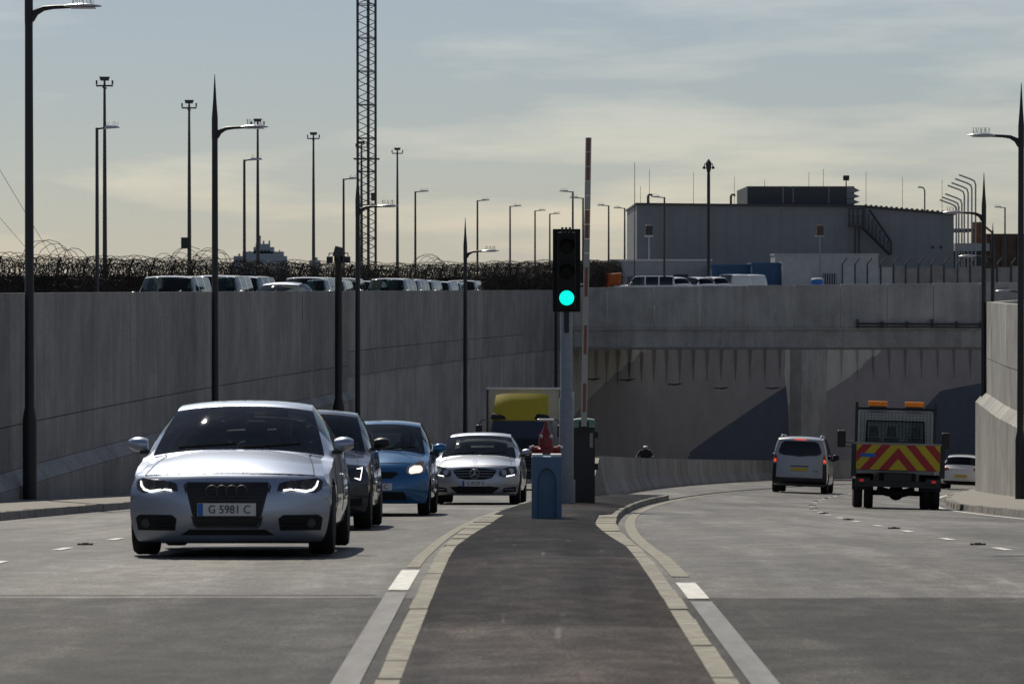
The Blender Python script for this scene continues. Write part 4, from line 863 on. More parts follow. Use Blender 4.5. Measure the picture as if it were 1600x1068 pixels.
def plate_on(root, fn, z, text, m, w=.52, h=.112, off=.02, band=True, back=False, x0=0.0):
    y = fn(x0, z)+(off if back else -off); sg = 1 if back else -1
    p = MB().box(x0-w/2, x0+w/2, min(y, y+sg*.008), max(y, y+sg*.008), z-h/2, z+h/2).build('number_plate', m, root)
    ff = y+sg*.0095
    if band: MB().box(x0-w/2+.003, x0-w/2+.05, min(ff, ff+sg*.001), max(ff, ff+sg*.001), z-h/2+.003, z+h/2-.003).build('blue_band', M['plate_b'], p)
    if text:
        me = text_mesh(text, h*.92, .0015); me.materials.append(M['black']); o = link('lettering', me, None, p); o['kind'] = 'stuff'; o.rotation_euler = (PI/2, 0, PI if back else 0); o.location = (x0+(.025 if band else 0), ff+sg*.002, z-.003); o.scale = (.92, 1, 1)
def ring(c, r, t, m, name, root, n=24): 
    pts = [(c[0]+r*math.cos(a), c[1], c[2]+r*math.sin(a)) for a in np.linspace(0, 2*PI, n+1)]; return MB().tube(pts, t, 6, cap=False).build(name, m, root, smooth=60)
def place(root, X, d, facing=-1, ref=0.0, head=None, sc=(1, 1, 1)):
    """stand a vehicle on the road: local (0, ref, 0) goes to (X, d); facing -1 = nose towards smaller d"""
    e = .5; f = Xl if X < Xl(d) else Xr; tx = (f(d+e)-f(d-e))/(2*e) if head is None else head
    fw = Vector((tx, 1, (zroad(X+tx*1.5, d+1.5)-zroad(X-tx*1.5, d-1.5))/3)).normalized(); rt = Vector((1, -tx, (zroad(X+.7, d)-zroad(X-.7, d))/1.4)).normalized()
    up = rt.cross(fw).normalized(); rt = fw.cross(up)
    yax = fw if facing < 0 else -fw; xax = rt if facing < 0 else -rt
    m = Matrix((xax, yax, up)).transposed().to_4x4(); o = Vector((X, d, zroad(X, d)+.006))-(m.to_3x3() @ Vector((0, ref, 0))); m.translation = o
    # settle on the wheel contact height
    root.matrix_world = m @ Matrix.Diagonal((*sc, 1)); return root
def driver(root, x, y, z, label, shirt=None):
    """seated person: continuous head, neck, shoulders, arms reaching to the wheel"""
    bm = bmesh.new(); sk = []
    co = [(0, 0, 0), (0, .03, .25), (0, .06, .45), (0, .06, .55), (0, .04, .63), (0, .03, .73), (-.2, .05, .46), (-.25, -.1, .25), (-.17, -.36, .28), (.2, .05, .46), (.25, -.1, .25), (.17, -.36, .28), (-.11, -.4, .02), (.11, -.4, .02)]
    rad = [(.17, .13), (.17, .12), (.15, .1), (.06, .06), (.085, .095), (.075, .09), (.075, .07), (.05, .05), (.04, .035), (.075, .07), (.05, .05), (.04, .035), (.09, .09), (.09, .09)]
    ed = [(0, 1), (1, 2), (2, 3), (3, 4), (4, 5), (2, 6), (6, 7), (7, 8), (2, 9), (9, 10), (10, 11), (0, 12), (0, 13)]
    me = bpy.data.meshes.new('person'); me.from_pydata(co, ed, []); o = link('person', me, shirt or M['cloth']); o.modifiers.new('skin', 'SKIN'); o.modifiers.new('sub', 'SUBSURF').levels = 2
    o.modifiers['sub'].render_levels = 2
    for i, r in enumerate(rad): me.skin_vertices[0].data[i].radius = r
    me.skin_vertices[0].data[0].use_root = True
    bpy.context.view_layer.update()
    m2 = bpy.data.meshes.new_from_object(o.evaluated_get(bpy.context.evaluated_depsgraph_get())); bpy.data.objects.remove(o)
    m2.materials.clear(); m2.materials.append(shirt or M['cloth']); m2.materials.append(M['skin']); m2.materials.append(M['hair'])
    for p in m2.polygons:
        c = p.center; p.use_smooth = True
        if c.z > .56: p.material_index = 2 if (c.z > .74 or c.y > .08) else 1
        elif c.y < -.3 and c.z > .15: p.material_index = 1
    ob = link('person', m2); ob.matrix_world = root.matrix_world @ Matrix.Translation((x, y, z)); tag(ob, label, 'person'); return ob

def saloon(name, label, paint, S_, nose, glassm=None, group=None):
    t = empty(name, label=label, cat='car', group=group); s = S_; s.build(t, paint, glassm or M['glass'], s.wins, rear_glass=M['glass'])
    for wy in s.wheels:
        for sx in (-1, 1): wheel(t, sx*(s.track), wy, s.wr, s.tw)
    nose(t, s); return t
def dash(t, y, z, w=.62): MB().hexa([(-w, y-.35, z-.3), (w, y-.35, z-.3), (w, y+.1, z-.3), (-w, y+.1, z-.3)], [(-w, y-.35, z-.05), (w, y-.35, z-.05), (w, y+.05, z+.02), (-w, y+.05, z+.02)]).build('dashboard', M['interior'], t)
def steer(t, x, y, z): 
    pts = [(x+.17*math.cos(a), y+.06*math.sin(a), z+.16*math.sin(a)) for a in np.linspace(0, 2*PI, 17)]; MB().tube(pts, .015, 5, cap=False).build('steering_wheel', M['black'], t)
def wipers(t, s, y, z, w=.55):
    for x0, x1 in ((-.55, -.02), (.05, .58)): MB().tube([(x0, y+.02, z+.012), (x1, y+.05, z+.05)], .011, 4).build('wiper', M['wiper'], t)

# --- silver-blue saloon at the head of the queue
A = Shell([(.5, .11, .72, 0, .12, 'f'), (.10, .135, .82, 0, 0.275, 'f'), (.03, .26, .875, 0, 0.310, 'f'), (0, .40, .895, 0, 0.318, 'f'), (.005, .52, .895, 0, 0.318, 'f'), (.03, .62, .885, .0, 0.310, 'f'), (.075, .70, .86, .015, 0.292, 'f'), (.13, .745, .845, .03, 0.267, 'hood'), (.45, .835, .83, .075, .18, 'hood'), (.85, .905, .80, .085, .10, 'hood'), (1.17, .945, .765, .075, .09, 'hood'),
           (1.22, .955, .755, .06, .10, 'wind'), (1.62, 1.19, .68, .05, .13, 'wind'), (2.0, 1.365, .61, .045, .12, 'roof'), (2.12, 1.395, .60, .045, .1, 'roof'), (2.6, 1.427, .585, .045, 0, 'roof'), (3.1, 1.40, .57, .045, -.03, 'roof'), (3.42, 1.335, .57, .045, -.08, 'back'), (3.95, 1.07, .66, .04, -.12, 'trunk'), (4.1, 1.035, .70, .04, -.12, 'trunk'), (4.52, 1.01, .74, .05, -.2, 'trunk'),
           (4.62, .96, .78, .03, -.26, 'rear'), (4.69, .8, .86, 0, -.3, 'rear'), (4.70, .55, .88, 0, -.32, 'rear'), (4.66, .32, .86, 0, -.3, 'rear'), (4.4, .22, .74, 0, -.1, 'end')],
          [(.4, .70, .87), (.9, .80, .885), (1.3, .875, .88), (2.3, .91, .875), (3.3, .925, .87), (4.0, .93, .85), (4.6, .88, .82)], {'w': [(.3, .885, .86), (.8, .905, .87), (2.3, .913, .885), (3.8, .91, .87), (4.6, .87, .84)], 'z': (.62, .27, .19)}, (.87, 3.68), .325, belly=.09)
A.wins = [(1.75, 3.65)]; A.track = .80; A.tw = .225
def audi_nose(t, s):
    f = s.front
    g = patch(f, [(-.36, .655), (-.375, .64), (-.29, .30), (-.265, .275), (.265, .275), (.29, .30), (.375, .64), (.36, .655)], .012, 'grille', M['black'], t)
    fr = [(-.36, .66), (.36, .66), (.385, .64), (.295, .29), (.27, .265), (-.27, .265), (-.295, .29), (-.385, .64), (-.36, .66)]
    MB().tube([(x, f(x, z)-.014, z) for x, z in fr], .009, 5).build('grille_frame', M['steel'], g)
    for k in range(9): z = .31+.036*k; w = .27+.09*(z-.3)/.34; MB().tube([(x, f(x, z)-.015, z) for x in np.linspace(-w, w, 7)], .006, 4).build('grille_bar', M['steel'], g)
    for k in range(4): ring((-.132+.088*k, f(.1, .585)-.035, .585), .052, .006, M['steel'], 'badge_ring', g, 20)
    plate_on(t, f, .425, 'G 5981 C', M['plate'], off=.03)
    for sg in (1, -1):
        mm = (lambda p: p) if sg > 0 else mirror
        h = patch(f, mm([(.44, .575), (.46, .665), (.78, .705), (.84, .68), (.83, .60), (.78, .57)]), .006, 'headlight', M['dead'], t)
        pth = [(.795, .675), (.785, .635), (.755, .60), (.70, .585), (.63, .595), (.57, .602), (.50, .595)]
        MB().tube([(sg*x, f(x, z)-.016, z) for x, z in pth], [.006, .0075, .0085, .0085, .008, .0075, .007], 8).build('daytime_lamp', M['drl'], h)
        for cx in (.57, .69): MB().lathe([(.045, 0), (.045, .02), (.03, .03)], 14, axis='y', c=(sg*cx, f(cx, .64)-.035, .64)).build('projector', M['steel'], h)
        i_ = patch(f, mm([(.47, .235), (.455, .34), (.50, .375), (.80, .375), (.84, .35), (.82, .235)]), .006, 'air_intake', M['matt'], t)
        MB().lathe([(.04, 0), (.04, .015)], 14, axis='y', c=(sg*.74, f(.74, .3)-.03, .3)).build('fog_lamp', M['steel'], i_)
        for k in range(3): MB().tube([(sg*x, f(x, .26+.04*k)-.012, .26+.04*k) for x in (.48, .58, .68)], .005, 4).build('intake_bar', M['black'], i_)
        door_mirror(t, sg*.90, 1.62, 1.0, M['silver'], .18)
    patch(f, [(-.42, .195), (-.34, .245), (.34, .245), (.42, .195)], .006, 'lower_intake', M['matt'], t)
    seats(t, 2.0, .38); seats(t, 2.85, .38, xs=(-.4, 0, .4)); dash(t, 1.62, .92); steer(t, .37, 1.78, .93); wipers(t, s, 1.2, .96)
    MB().box(-.11, .11, 1.86, 1.88, 1.23, 1.30).build('interior_mirror', M['black'], t)
au = saloon('silver_saloon_car', 'silver-blue saloon with four rings on a tall dark grille leading the queue', M['silver'], A, audi_nose)
place(au, X_at(360, 31.0)-.035, 31.0, sc=(1.01, 1, 1.01)); driver(au, .37, 2.25, .52, 'driver in dark clothes at the wheel of the silver-blue saloon')
# --- dark hatchback behind it
B = Shell([(.45, .2, .70, 0, .12, 'f'), (.10, .19, .80, 0, .28, 'f'), (.03, .28, .86, 0, .34, 'f'), (0, .42, .875, 0, .35, 'f'), (.01, .55, .875, 0, .35, 'f'), (.04, .66, .86, 0, .34, 'f'), (.09, .735, .84, .02, .31, 'f'), (.15, .78, .825, .03, .28, 'hood'), (.5, .87, .81, .075, .16, 'hood'), (.85, .935, .79, .085, .1, 'hood'), (1.05, .965, .755, .075, .09, 'hood'),
           (1.1, .975, .745, .06, .1, 'wind'), (1.5, 1.23, .67, .05, .12, 'wind'), (1.85, 1.40, .61, .045, .1, 'roof'), (2.0, 1.435, .60, .045, .08, 'roof'), (2.5, 1.46, .585, .045, 0, 'roof'), (3.2, 1.43, .57, .045, -.04, 'roof'), (3.65, 1.36, .56, .045, -.1, 'back'), (4.05, 1.0, .66, .04, -.14, 'trunk'), (4.15, .95, .74, .03, -.2, 'rear'), (4.24, .75, .84, 0, -.28, 'rear'), (4.26, .5, .86, 0, -.3, 'rear'), (4.2, .3, .84, 0, -.28, 'rear'), (4.0, .22, .74, 0, -.1, 'end')],
          [(.4, .74, .85), (.9, .83, .865), (1.2, .9, .86), (2.2, .94, .855), (3.2, .97, .85), (4.1, .93, .80)], {'w': [(.3, .865, .84), (.8, .885, .85), (2.2, .892, .865), (3.5, .89, .85), (4.15, .84, .82)], 'z': (.64, .28, .2)}, (.86, 3.5), .32)
B.wins = [(1.6, 3.75)]; B.track = .775; B.tw = .225
def seat_nose(t, s):
    f = s.front
    g = patch(f, [(-.36, .66), (-.3, .52), (.3, .52), (.36, .66), (.33, .69), (-.33, .69)], .01, 'grille', M['matt'], t)
    MB().box(-.05, .05, f(0, .61)-.03, f(0, .61)-.012, .56, .65).build('badge', M['chrome'], g, bevel=.01)
    patch(f, [(-.5, .25), (-.44, .40), (.44, .40), (.5, .25)], .008, 'lower_intake', M['matt'], t)
    plate_on(t, f, .46, '', M['plate'])
    for sg in (1, -1):
        mm = (lambda p: p) if sg > 0 else mirror
        h = patch(f, mm([(.42, .62), (.44, .70), (.79, .755), (.82, .73), (.81, .60), (.76, .575)]), .006, 'headlight', M['dead'], t)
        pth = [(.46, .665), (.795, .735), (.775, .595), (.46, .665)]
        MB().tube([(sg*x, f(x, z)-.016, z) for x, z in pth], .008, 6).build('daytime_lamp', M['drl'], h)
        patch(f, mm([(.56, .27), (.58, .36), (.8, .38), (.8, .28)]), .006, 'fog_recess', M['matt'], t); door_mirror(t, sg*.92, 1.5, 1.03, M['black'])
    seats(t, 1.9, .4); seats(t, 2.75, .4, xs=(-.4, .4)); dash(t, 1.5, .95); steer(t, .37, 1.68, .96); wipers(t, s, 1.08, .985)
sb = saloon('dark_hatchback_car', 'dark navy hatchback with a triangular lit daytime lamp behind the silver-blue saloon', M['navy'], B, seat_nose)
place(sb, X_at(585, 44)-.97, 44, sc=(1, 1, 1.075))
# --- blue one-box hatchback
C = Shell([(.4, .2, .66, 0, .12, 'f'), (.10, .19, .76, 0, .28, 'f'), (.03, .28, .81, 0, .36, 'f'), (0, .42, .83, 0, .38, 'f'), (.02, .56, .83, 0, .38, 'f'), (.07, .68, .815, 0, .37, 'f'), (.15, .78, .79, .02, .34, 'f'), (.22, .83, .775, .03, .30, 'hood'), (.45, .92, .76, .07, .2, 'hood'), (.7, .985, .74, .085, .14, 'hood'), (.88, 1.02, .715, .08, .12, 'hood'),
           (.93, 1.03, .70, .07, .13, 'wind'), (1.35, 1.28, .64, .055, .14, 'wind'), (1.75, 1.46, .59, .05, .11, 'roof'), (1.9, 1.495, .58, .05, .09, 'roof'), (2.4, 1.525, .57, .05, 0, 'roof'), (3.0, 1.50, .56, .05, -.03, 'roof'), (3.4, 1.44, .55, .05, -.08, 'back'), (3.75, 1.05, .64, .04, -.14, 'trunk'), (3.8, .98, .70, .03, -.18, 'rear'), (3.86, .75, .78, 0, -.25, 'rear'), (3.88, .5, .81, 0, -.26, 'rear'), (3.82, .3, .79, 0, -.25, 'rear'), (3.6, .22, .7, 0, -.1, 'end')],
          [(.4, .80, .80), (.8, .89, .815), (1.1, .95, .815), (2.0, .98, .81), (3.0, 1.0, .80), (3.75, .97, .75)], {'w': [(.3, .82, .80), (.8, .84, .815), (2.0, .848, .825), (3.2, .845, .81), (3.75, .80, .78)], 'z': (.66, .28, .2)}, (.78, 3.28), .295)
C.wins = [(1.45, 3.45)]; C.track = .735; C.tw = .19
def jazz_nose(t, s):
    f = s.front
    g = patch(f, [(-.36, .66), (-.25, .585), (.25, .585), (.36, .66), (.3, .69), (-.3, .69)], .008, 'grille', M['matt'], t); MB().box(-.05, .05, f(0, .64)-.025, f(0, .64)-.01, .605, .68).build('badge', M['chrome'], g, bevel=.01)
    patch(f, [(-.5, .25), (-.45, .375), (.45, .375), (.5, .25)], .008, 'lower_intake', M['matt'], t); plate_on(t, f, .455, '         1 C', M['plate'], off=.025, band=False)
    for sg in (1, -1):
        mm = (lambda p: p) if sg > 0 else mirror
        h = patch(f, mm([(.47, .68), (.50, .79), (.66, .86), (.745, .865), (.775, .80), (.76, .69), (.68, .645), (.54, .64)]), .008, 'headlight', M['lens'], t)
        patch(f, mm([(.52, .68), (.53, .75), (.60, .79), (.70, .79), (.735, .75), (.73, .70), (.67, .665), (.56, .66)]), .012, 'headlamp_bulb', M['headlamp'], h); patch(f, mm([(.62, .805), (.65, .84), (.73, .85), (.745, .81)]), .012, 'indicator', M['amber'], h)
        door_mirror(t, sg*.9, 1.35, 1.06, M['blue'], .2, .16)
    seats(t, 1.75, .45); seats(t, 2.5, .45, xs=(-.35, .35)); dash(t, 1.35, 1.0, .58); steer(t, .35, 1.5, 1.0); wipers(t, s, .9, 1.04)
    MB().box(-.25, .35, .98, 1.12, 1.045, 1.06).build('paper', M['plate'], t)
jz = saloon('blue_hatchback_car', 'bright blue compact hatchback with large lit headlamps in the queue', M['blue'], C, jazz_nose)
place(jz, X_at(681, 56)-.97, 56, sc=(1, 1, 1.035)); driver(jz, .35, 1.98, .58, 'driver in dark clothes inside the bright blue hatchback')
# --- silver executive saloon
D = Shell([(.45, .19, .72, 0, .12, 'f'), (.10, .18, .82, 0, .30, 'f'), (.03, .27, .885, 0, .36, 'f'), (0, .42, .905, 0, .37, 'f'), (.01, .55, .905, 0, .37, 'f'), (.04, .66, .89, 0, .36, 'f'), (.09, .74, .865, .02, .33, 'f'), (.15, .785, .85, .03, .3, 'hood'), (.5, .875, .835, .08, .18, 'hood'), (.95, .945, .805, .09, .1, 'hood'), (1.3, .985, .77, .08, .09, 'hood'),
           (1.35, .995, .76, .07, .1, 'wind'), (1.78, 1.24, .69, .05, .13, 'wind'), (2.15, 1.405, .62, .045, .12, 'roof'), (2.3, 1.44, .61, .045, .1, 'roof'), (2.8, 1.47, .595, .045, 0, 'roof'), (3.3, 1.44, .58, .045, -.03, 'roof'), (3.6, 1.38, .58, .045, -.08, 'back'), (4.1, 1.11, .67, .04, -.12, 'trunk'), (4.25, 1.07, .71, .04, -.12, 'trunk'), (4.7, 1.03, .76, .05, -.2, 'trunk'),
           (4.8, .97, .79, .03, -.26, 'rear'), (4.86, .8, .87, 0, -.3, 'rear'), (4.87, .55, .89, 0, -.32, 'rear'), (4.83, .32, .87, 0, -.3, 'rear'), (4.55, .22, .74, 0, -.1, 'end')],
          [(.4, .73, .88), (.9, .84, .9), (1.4, .915, .895), (2.4, .95, .89), (3.4, .965, .885), (4.1, .97, .865), (4.8, .9, .83)], {'w': [(.3, .9, .875), (.8, .92, .885), (2.4, .927, .9), (3.9, .925, .885), (4.8, .88, .85)], 'z': (.64, .28, .2)}, (.84, 3.71), .33)
D.wins = [(1.9, 3.85)]; D.track = .805; D.tw = .225
def merc_nose(t, s):
    f = s.front
    g = patch(f, [(-.42, .70), (-.45, .66), (-.36, .53), (-.2, .50), (.2, .50), (.36, .53), (.45, .66), (.42, .70), (.2, .725), (-.2, .725)], .01, 'grille', M['matt'], t)
    for z, w in ((.56, .37), (.615, .40), (.67, .42)): MB().tube([(x, f(x, z)-.02, z) for x in np.linspace(-w, w, 9)], .009, 5).build('grille_bar', M['grey'], g)
    y = f(0, .61)-.045; ring((0, y, .61), .095, .009, M['grey'], 'badge_ring', g)
    for a in (90, 210, 330): MB().tube([(0, y, .61), (.095*math.cos(R(a)), y, .61+.095*math.sin(R(a)))], [.016, .005], 5).build('badge_star', M['lamp'], g)
    plate_on(t, f, .42, 'G 8157 D', M['plate'], off=.03); patch(f, [(-.55, .36), (-.36, .22), (.36, .22), (.55, .36), (.3, .365), (-.3, .365)], .006, 'lower_intake', M['matt'], t)
    for sg in (1, -1):
        mm = (lambda p: p) if sg > 0 else mirror
        h = patch(f, mm([(.50, .57), (.51, .67), (.66, .75), (.83, .775), (.865, .72), (.86, .60), (.80, .56), (.62, .545)]), .008, 'headlight', M['dead'], t)
        for cx, cz in ((.60, .64), (.75, .67)): MB().lathe([(.06, 0), (.055, .02), (.03, .03)], 16, axis='y', c=(sg*cx, f(cx, cz)-.03, cz)).build('projector', M['lens'], h)
        MB().tube([(sg*x, f(x, z)-.02, z) for x, z in ((.66, .565), (.82, .595))], .010, 6).build('daytime_lamp', M['drl'], h)
        i_ = patch(f, mm([(.58, .24), (.60, .335), (.84, .355), (.86, .25)]), .006, 'air_intake', M['matt'], t); MB().tube([(sg*x, f(x, .3)-.014, .3) for x in (.62, .72, .82)], .008, 4).build('intake_bar', M['silver2'], i_)
        door_mirror(t, sg*.95, 1.72, 1.05, M['silver2'])
    seats(t, 2.1, .4); seats(t, 3.0, .4, xs=(-.4, .4)); dash(t, 1.75, .96); steer(t, .37, 1.92, .96); wipers(t, s, 1.33, 1.0)
    MB().tube([(0, .19, .79), (0, .19, .83)], .004, 4).build('bonnet_mount', M['chrome'], t); ring((0, .19, .86), .035, .004, M['chrome'], 'bonnet_star', t, 14)
me_ = saloon('silver_executive_car', 'silver saloon with a star badge in a wide grille beside the median', M['silver2'], D, merc_nose)
place(me_, X_at(749, 72)-.1, 72, sc=(1, 1, 1.04))
# --- white hatchback leaving (tail view)
def tail_lights(t, s, polys, m, name='tail_light'):
    for p in polys:
        for mm in ((lambda q: q), mirror): patch(s.back, mm(p), .008, name, m, t, back=True)
G_ = Shell([(.4, .2, .70, 0, .12, 'f')]+[(p[0], p[1], p[2]/(1.055 if p[5] in ('wind', 'roof', 'back') and p[1] > .9 else 1.0), *p[3:]) for p in B.key[1:17]]+[(3.55, 1.40, .56, .045, -.1, 'roof'), (3.72, 1.36, .57, .05, -.12, 'back'), (4.0, 1.03, .68, .04, -.16, 'trunk'), (4.05, .96, .76, .03, -.2, 'rear'), (4.18, .78, .85, 0, -.26, 'rear'), (4.2, .5, .87, 0, -.27, 'rear'), (4.16, .3, .85, 0, -.26, 'rear'), (3.95, .22, .74, 0, -.1, 'end')], B.shoulder, B.side, (.86, 3.46), .32)
G_.wins = [(1.6, 3.7)]; G_.track = .775; G_.tw = .215
def golf_tail(t, s):
    tail_lights(t, s, [[(.5, .80), (.52, .90), (.74, .93), (.83, .88), (.83, .78), (.7, .76)]], M['red']); ring((0, s.back(0, .86)+.03, .86), .055, .008, M['chrome'], 'badge', t, 18)
    for a, b in (((-.035, .03), (0, -.04)), ((.035, .03), (0, -.04))): MB().tube([(a[0], s.back(0, .86)+.035, .86+a[1]), (b[0], s.back(0, .86)+.035, .86+b[1])], .007, 4).build('badge_stroke', M['chrome'], t)
    plate_on(t, s.back, .56, '', M['plate_y'], band=False, back=True); patch(s.back, [(-.7, .25), (-.75, .36), (.75, .36), (.7, .25)], .006, 'bumper_trim', M['matt'], t, back=True)
    for sg in (1, -1): door_mirror(t, sg*.92, 1.5, 1.03, M['white'])
    seats(t, 1.9, .4); seats(t, 2.75, .4, xs=(-.4, .4))
gf = saloon('white_hatchback_car', 'white hatchback passing behind the pale wall ahead of the flatbed truck', M['white'], G_, golf_tail)
place(gf, X_at(1501, 142), 142, 1, 4.2)
# --- pale people carrier leaving
V = Shell([(.4, .22, .72, 0, .12, 'f'), (.1, .2, .84, 0, .3, 'f'), (0, .45, .9, 0, .36, 'f'), (.03, .7, .89, 0, .35, 'f'), (.12, .9, .86, .02, .3, 'hood'), (.6, 1.08, .82, .08, .15, 'hood'), (.95, 1.16, .78, .08, .1, 'hood'), (1.0, 1.18, .77, .07, .1, 'wind'), (1.7, 1.68, .70, .05, .12, 'wind'), (1.95, 1.79, .69, .05, .1, 'roof'), (2.6, 1.85, .69, .05, 0, 'roof'), (3.8, 1.84, .69, .05, -.02, 'roof'), (4.25, 1.80, .69, .05, -.05, 'roof'),
           (4.36, 1.74, .70, .03, -.08, 'rear'), (4.42, 1.6, .74, .0, -.12, 'rear'), (4.5, 1.2, .84, 0, -.16, 'rear'), (4.53, .9, .875, 0, -.18, 'rear'), (4.55, .6, .89, 0, -.2, 'rear'), (4.55, .42, .89, 0, -.2, 'rear'), (4.45, .27, .86, 0, -.18, 'rear'), (4.2, .22, .7, 0, -.1, 'end')],
          [(.4, .86, .86), (.95, 1.03, .885), (2.0, 1.08, .885), (3.4, 1.1, .885), (4.3, 1.12, .87)], {'w': [(.3, .89, .87), (1, .905, .885), (3, .91, .89), (4.4, .9, .88)], 'z': (.7, .3, .22)}, (.85, 3.75), .32)
V.wins = [(1.3, 2.4), (2.5, 4.1)]; V.track = .79; V.tw = .22
def van_tail(t, s):
    b = s.back
    patch(b, [(-.50, 1.68), (-.60, 1.62), (-.70, 1.34), (-.66, 1.26), (-.45, 1.2), (0, 1.18), (.45, 1.2), (.66, 1.26), (.70, 1.34), (.60, 1.62), (.50, 1.68)], .008, 'rear_window', M['dglass'], t, n=12, k=14, back=True)
    patch(b, [(-.2, 1.72), (-.18, 1.755), (.18, 1.755), (.2, 1.72)], .01, 'brake_light', M['tail'], t, back=True)
    for sg in (1, -1):
        mm = (lambda q: q) if sg > 0 else mirror
        l_ = patch(b, mm([(.74, .98), (.75, 1.2), (.81, 1.26), (.85, 1.1), (.868, .98)]), .008, 'tail_light', M['red'], t, back=True); patch(b, mm([(.76, 1.0), (.765, 1.1), (.835, 1.1), (.855, 1.0)]), .012, 'lit_lamp', M['tail'], l_, back=True)
        patch(b, mm([(.76, .42), (.75, .95), (.865, .95), (.885, .6), (.885, .42)]), .006, 'corner_trim', M['black'], t, back=True)
        MB().tube([(sg*.62, 1.9, 1.80), (sg*.63, 2.1, 1.875), (sg*.635, 3.9, 1.885), (sg*.63, 4.15, 1.80)], .02, 6).build('roof_rail', M['lamp'], t)
        door_mirror(t, sg*.95, 1.6, 1.18, M['black'], .2, .2)
    patch(b, [(-.86, .29), (-.885, .5), (.885, .5), (.86, .29)], .009, 'bumper', M['black'], t, back=True)
    plate_on(t, b, .77, '', M['plate_y'], band=False, back=True); patch(b, [(-.3, .86), (-.28, .89), (.28, .89), (.3, .86)], .008, 'handle_strip', M['black'], t, back=True)
    MB().box(-.62, -.42, b(-.5, .72)+.004, b(-.5, .72)+.012, .70, .745).build('badge_strip', M['grey'], t)
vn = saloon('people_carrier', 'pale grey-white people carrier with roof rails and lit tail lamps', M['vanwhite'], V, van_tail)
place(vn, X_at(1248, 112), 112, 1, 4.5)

# ------------------------------------------------------------------ flatbed tipper truck leaving (built with its tail at y = 0, nose at +y)
tp = empty('flatbed_truck', label='white-cab flatbed works truck with red and yellow chevron tailboard and amber beacons', cat='truck')
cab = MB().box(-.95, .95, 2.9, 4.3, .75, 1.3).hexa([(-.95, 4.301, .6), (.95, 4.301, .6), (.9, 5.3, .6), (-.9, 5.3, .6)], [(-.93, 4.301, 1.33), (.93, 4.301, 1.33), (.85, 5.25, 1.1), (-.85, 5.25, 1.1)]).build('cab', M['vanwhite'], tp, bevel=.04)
def wslab(x0, x1, za, zb):      # piece of the cab's rear wall; the cab narrows a little towards the roof
    f = lambda x, z: x*(1-.065*(z-1.3)/.92)
    return [(f(x0, za), 2.90, za), (f(x1, za), 2.90, za), (f(x1, za), 2.95, za), (f(x0, za), 2.95, za)], [(f(x0, zb), 2.90, zb), (f(x1, zb), 2.90, zb), (f(x1, zb), 2.95, zb), (f(x0, zb), 2.95, zb)]
rwl = MB()
for q in ((-.93, .93, 1.3, 1.5), (-.93, -.67, 1.5, 2.0), (.67, .93, 1.5, 2.0), (-.93, .93, 2.0, 2.2)): rwl.hexa(*wslab(*q))
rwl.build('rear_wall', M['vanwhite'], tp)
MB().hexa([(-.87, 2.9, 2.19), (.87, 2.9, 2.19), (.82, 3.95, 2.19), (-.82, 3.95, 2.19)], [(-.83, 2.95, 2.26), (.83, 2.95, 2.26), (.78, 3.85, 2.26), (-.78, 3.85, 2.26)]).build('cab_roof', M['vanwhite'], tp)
for s in (-1, 1):
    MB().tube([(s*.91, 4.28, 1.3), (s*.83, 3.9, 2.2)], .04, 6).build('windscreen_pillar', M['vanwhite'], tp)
    MB().add([(s*.925, 2.96, 1.3), (s*.925, 4.24, 1.3), (s*.84, 3.88, 2.19), (s*.865, 2.96, 2.19)], [(0, 1, 2, 3)]).build('side_window', M['glass'], tp)
wn_ = MB().add([(-.67, 2.925, 1.5), (.67, 2.925, 1.5), (.65, 2.925, 2.0), (-.65, 2.925, 2.0)], [(0, 1, 2, 3)]).build('rear_window', M['glass'], tp)
for q in ([(-.67, 2.89, 1.5), (.67, 2.89, 1.5)], [(-.65, 2.89, 2.0), (.65, 2.89, 2.0)], [(-.67, 2.89, 1.5), (-.65, 2.89, 2.0)], [(.67, 2.89, 1.5), (.65, 2.89, 2.0)]): MB().tube(q, .02, 6).build('window_seal', M['matt'], wn_)
MB().add([(-.9, 4.27, 1.31), (.9, 4.27, 1.31), (.82, 3.92, 2.19), (-.82, 3.92, 2.19)], [(0, 1, 2, 3)]).build('windscreen', M['glass'], tp)
for x0 in (-.5, -.08, .48):
    q = MB().hexa([(x0-.2, 3.2, .95), (x0+.2, 3.2, .95), (x0+.2, 3.36, .95), (x0-.2, 3.36, .95)], [(x0-.17, 3.1, 1.62), (x0+.17, 3.1, 1.62), (x0+.17, 3.22, 1.62), (x0-.17, 3.22, 1.62)]).build('seat', M['interior'], tp, bevel=.04)
    MB().hexa([(x0-.12, 3.1, 1.64), (x0+.12, 3.1, 1.64), (x0+.12, 3.2, 1.64), (x0-.12, 3.2, 1.64)], [(x0-.09, 3.1, 1.88), (x0+.09, 3.1, 1.88), (x0+.09, 3.18, 1.88), (x0-.09, 3.18, 1.88)]).build('headrest', M['interior'], q, bevel=.03)
for k, zz in enumerate(np.arange(1.35, 2.2, .06)): MB().tube([(-.82, 2.80, zz), (.82, 2.80, zz)], .0045, 4).build('guard_wire', M['steel'], tp)
for xx in np.arange(-.8, .81, .08): MB().tube([(xx, 2.795, 1.3), (xx, 2.795, 2.2)], .0045, 4).build('guard_wire', M['steel'], tp)
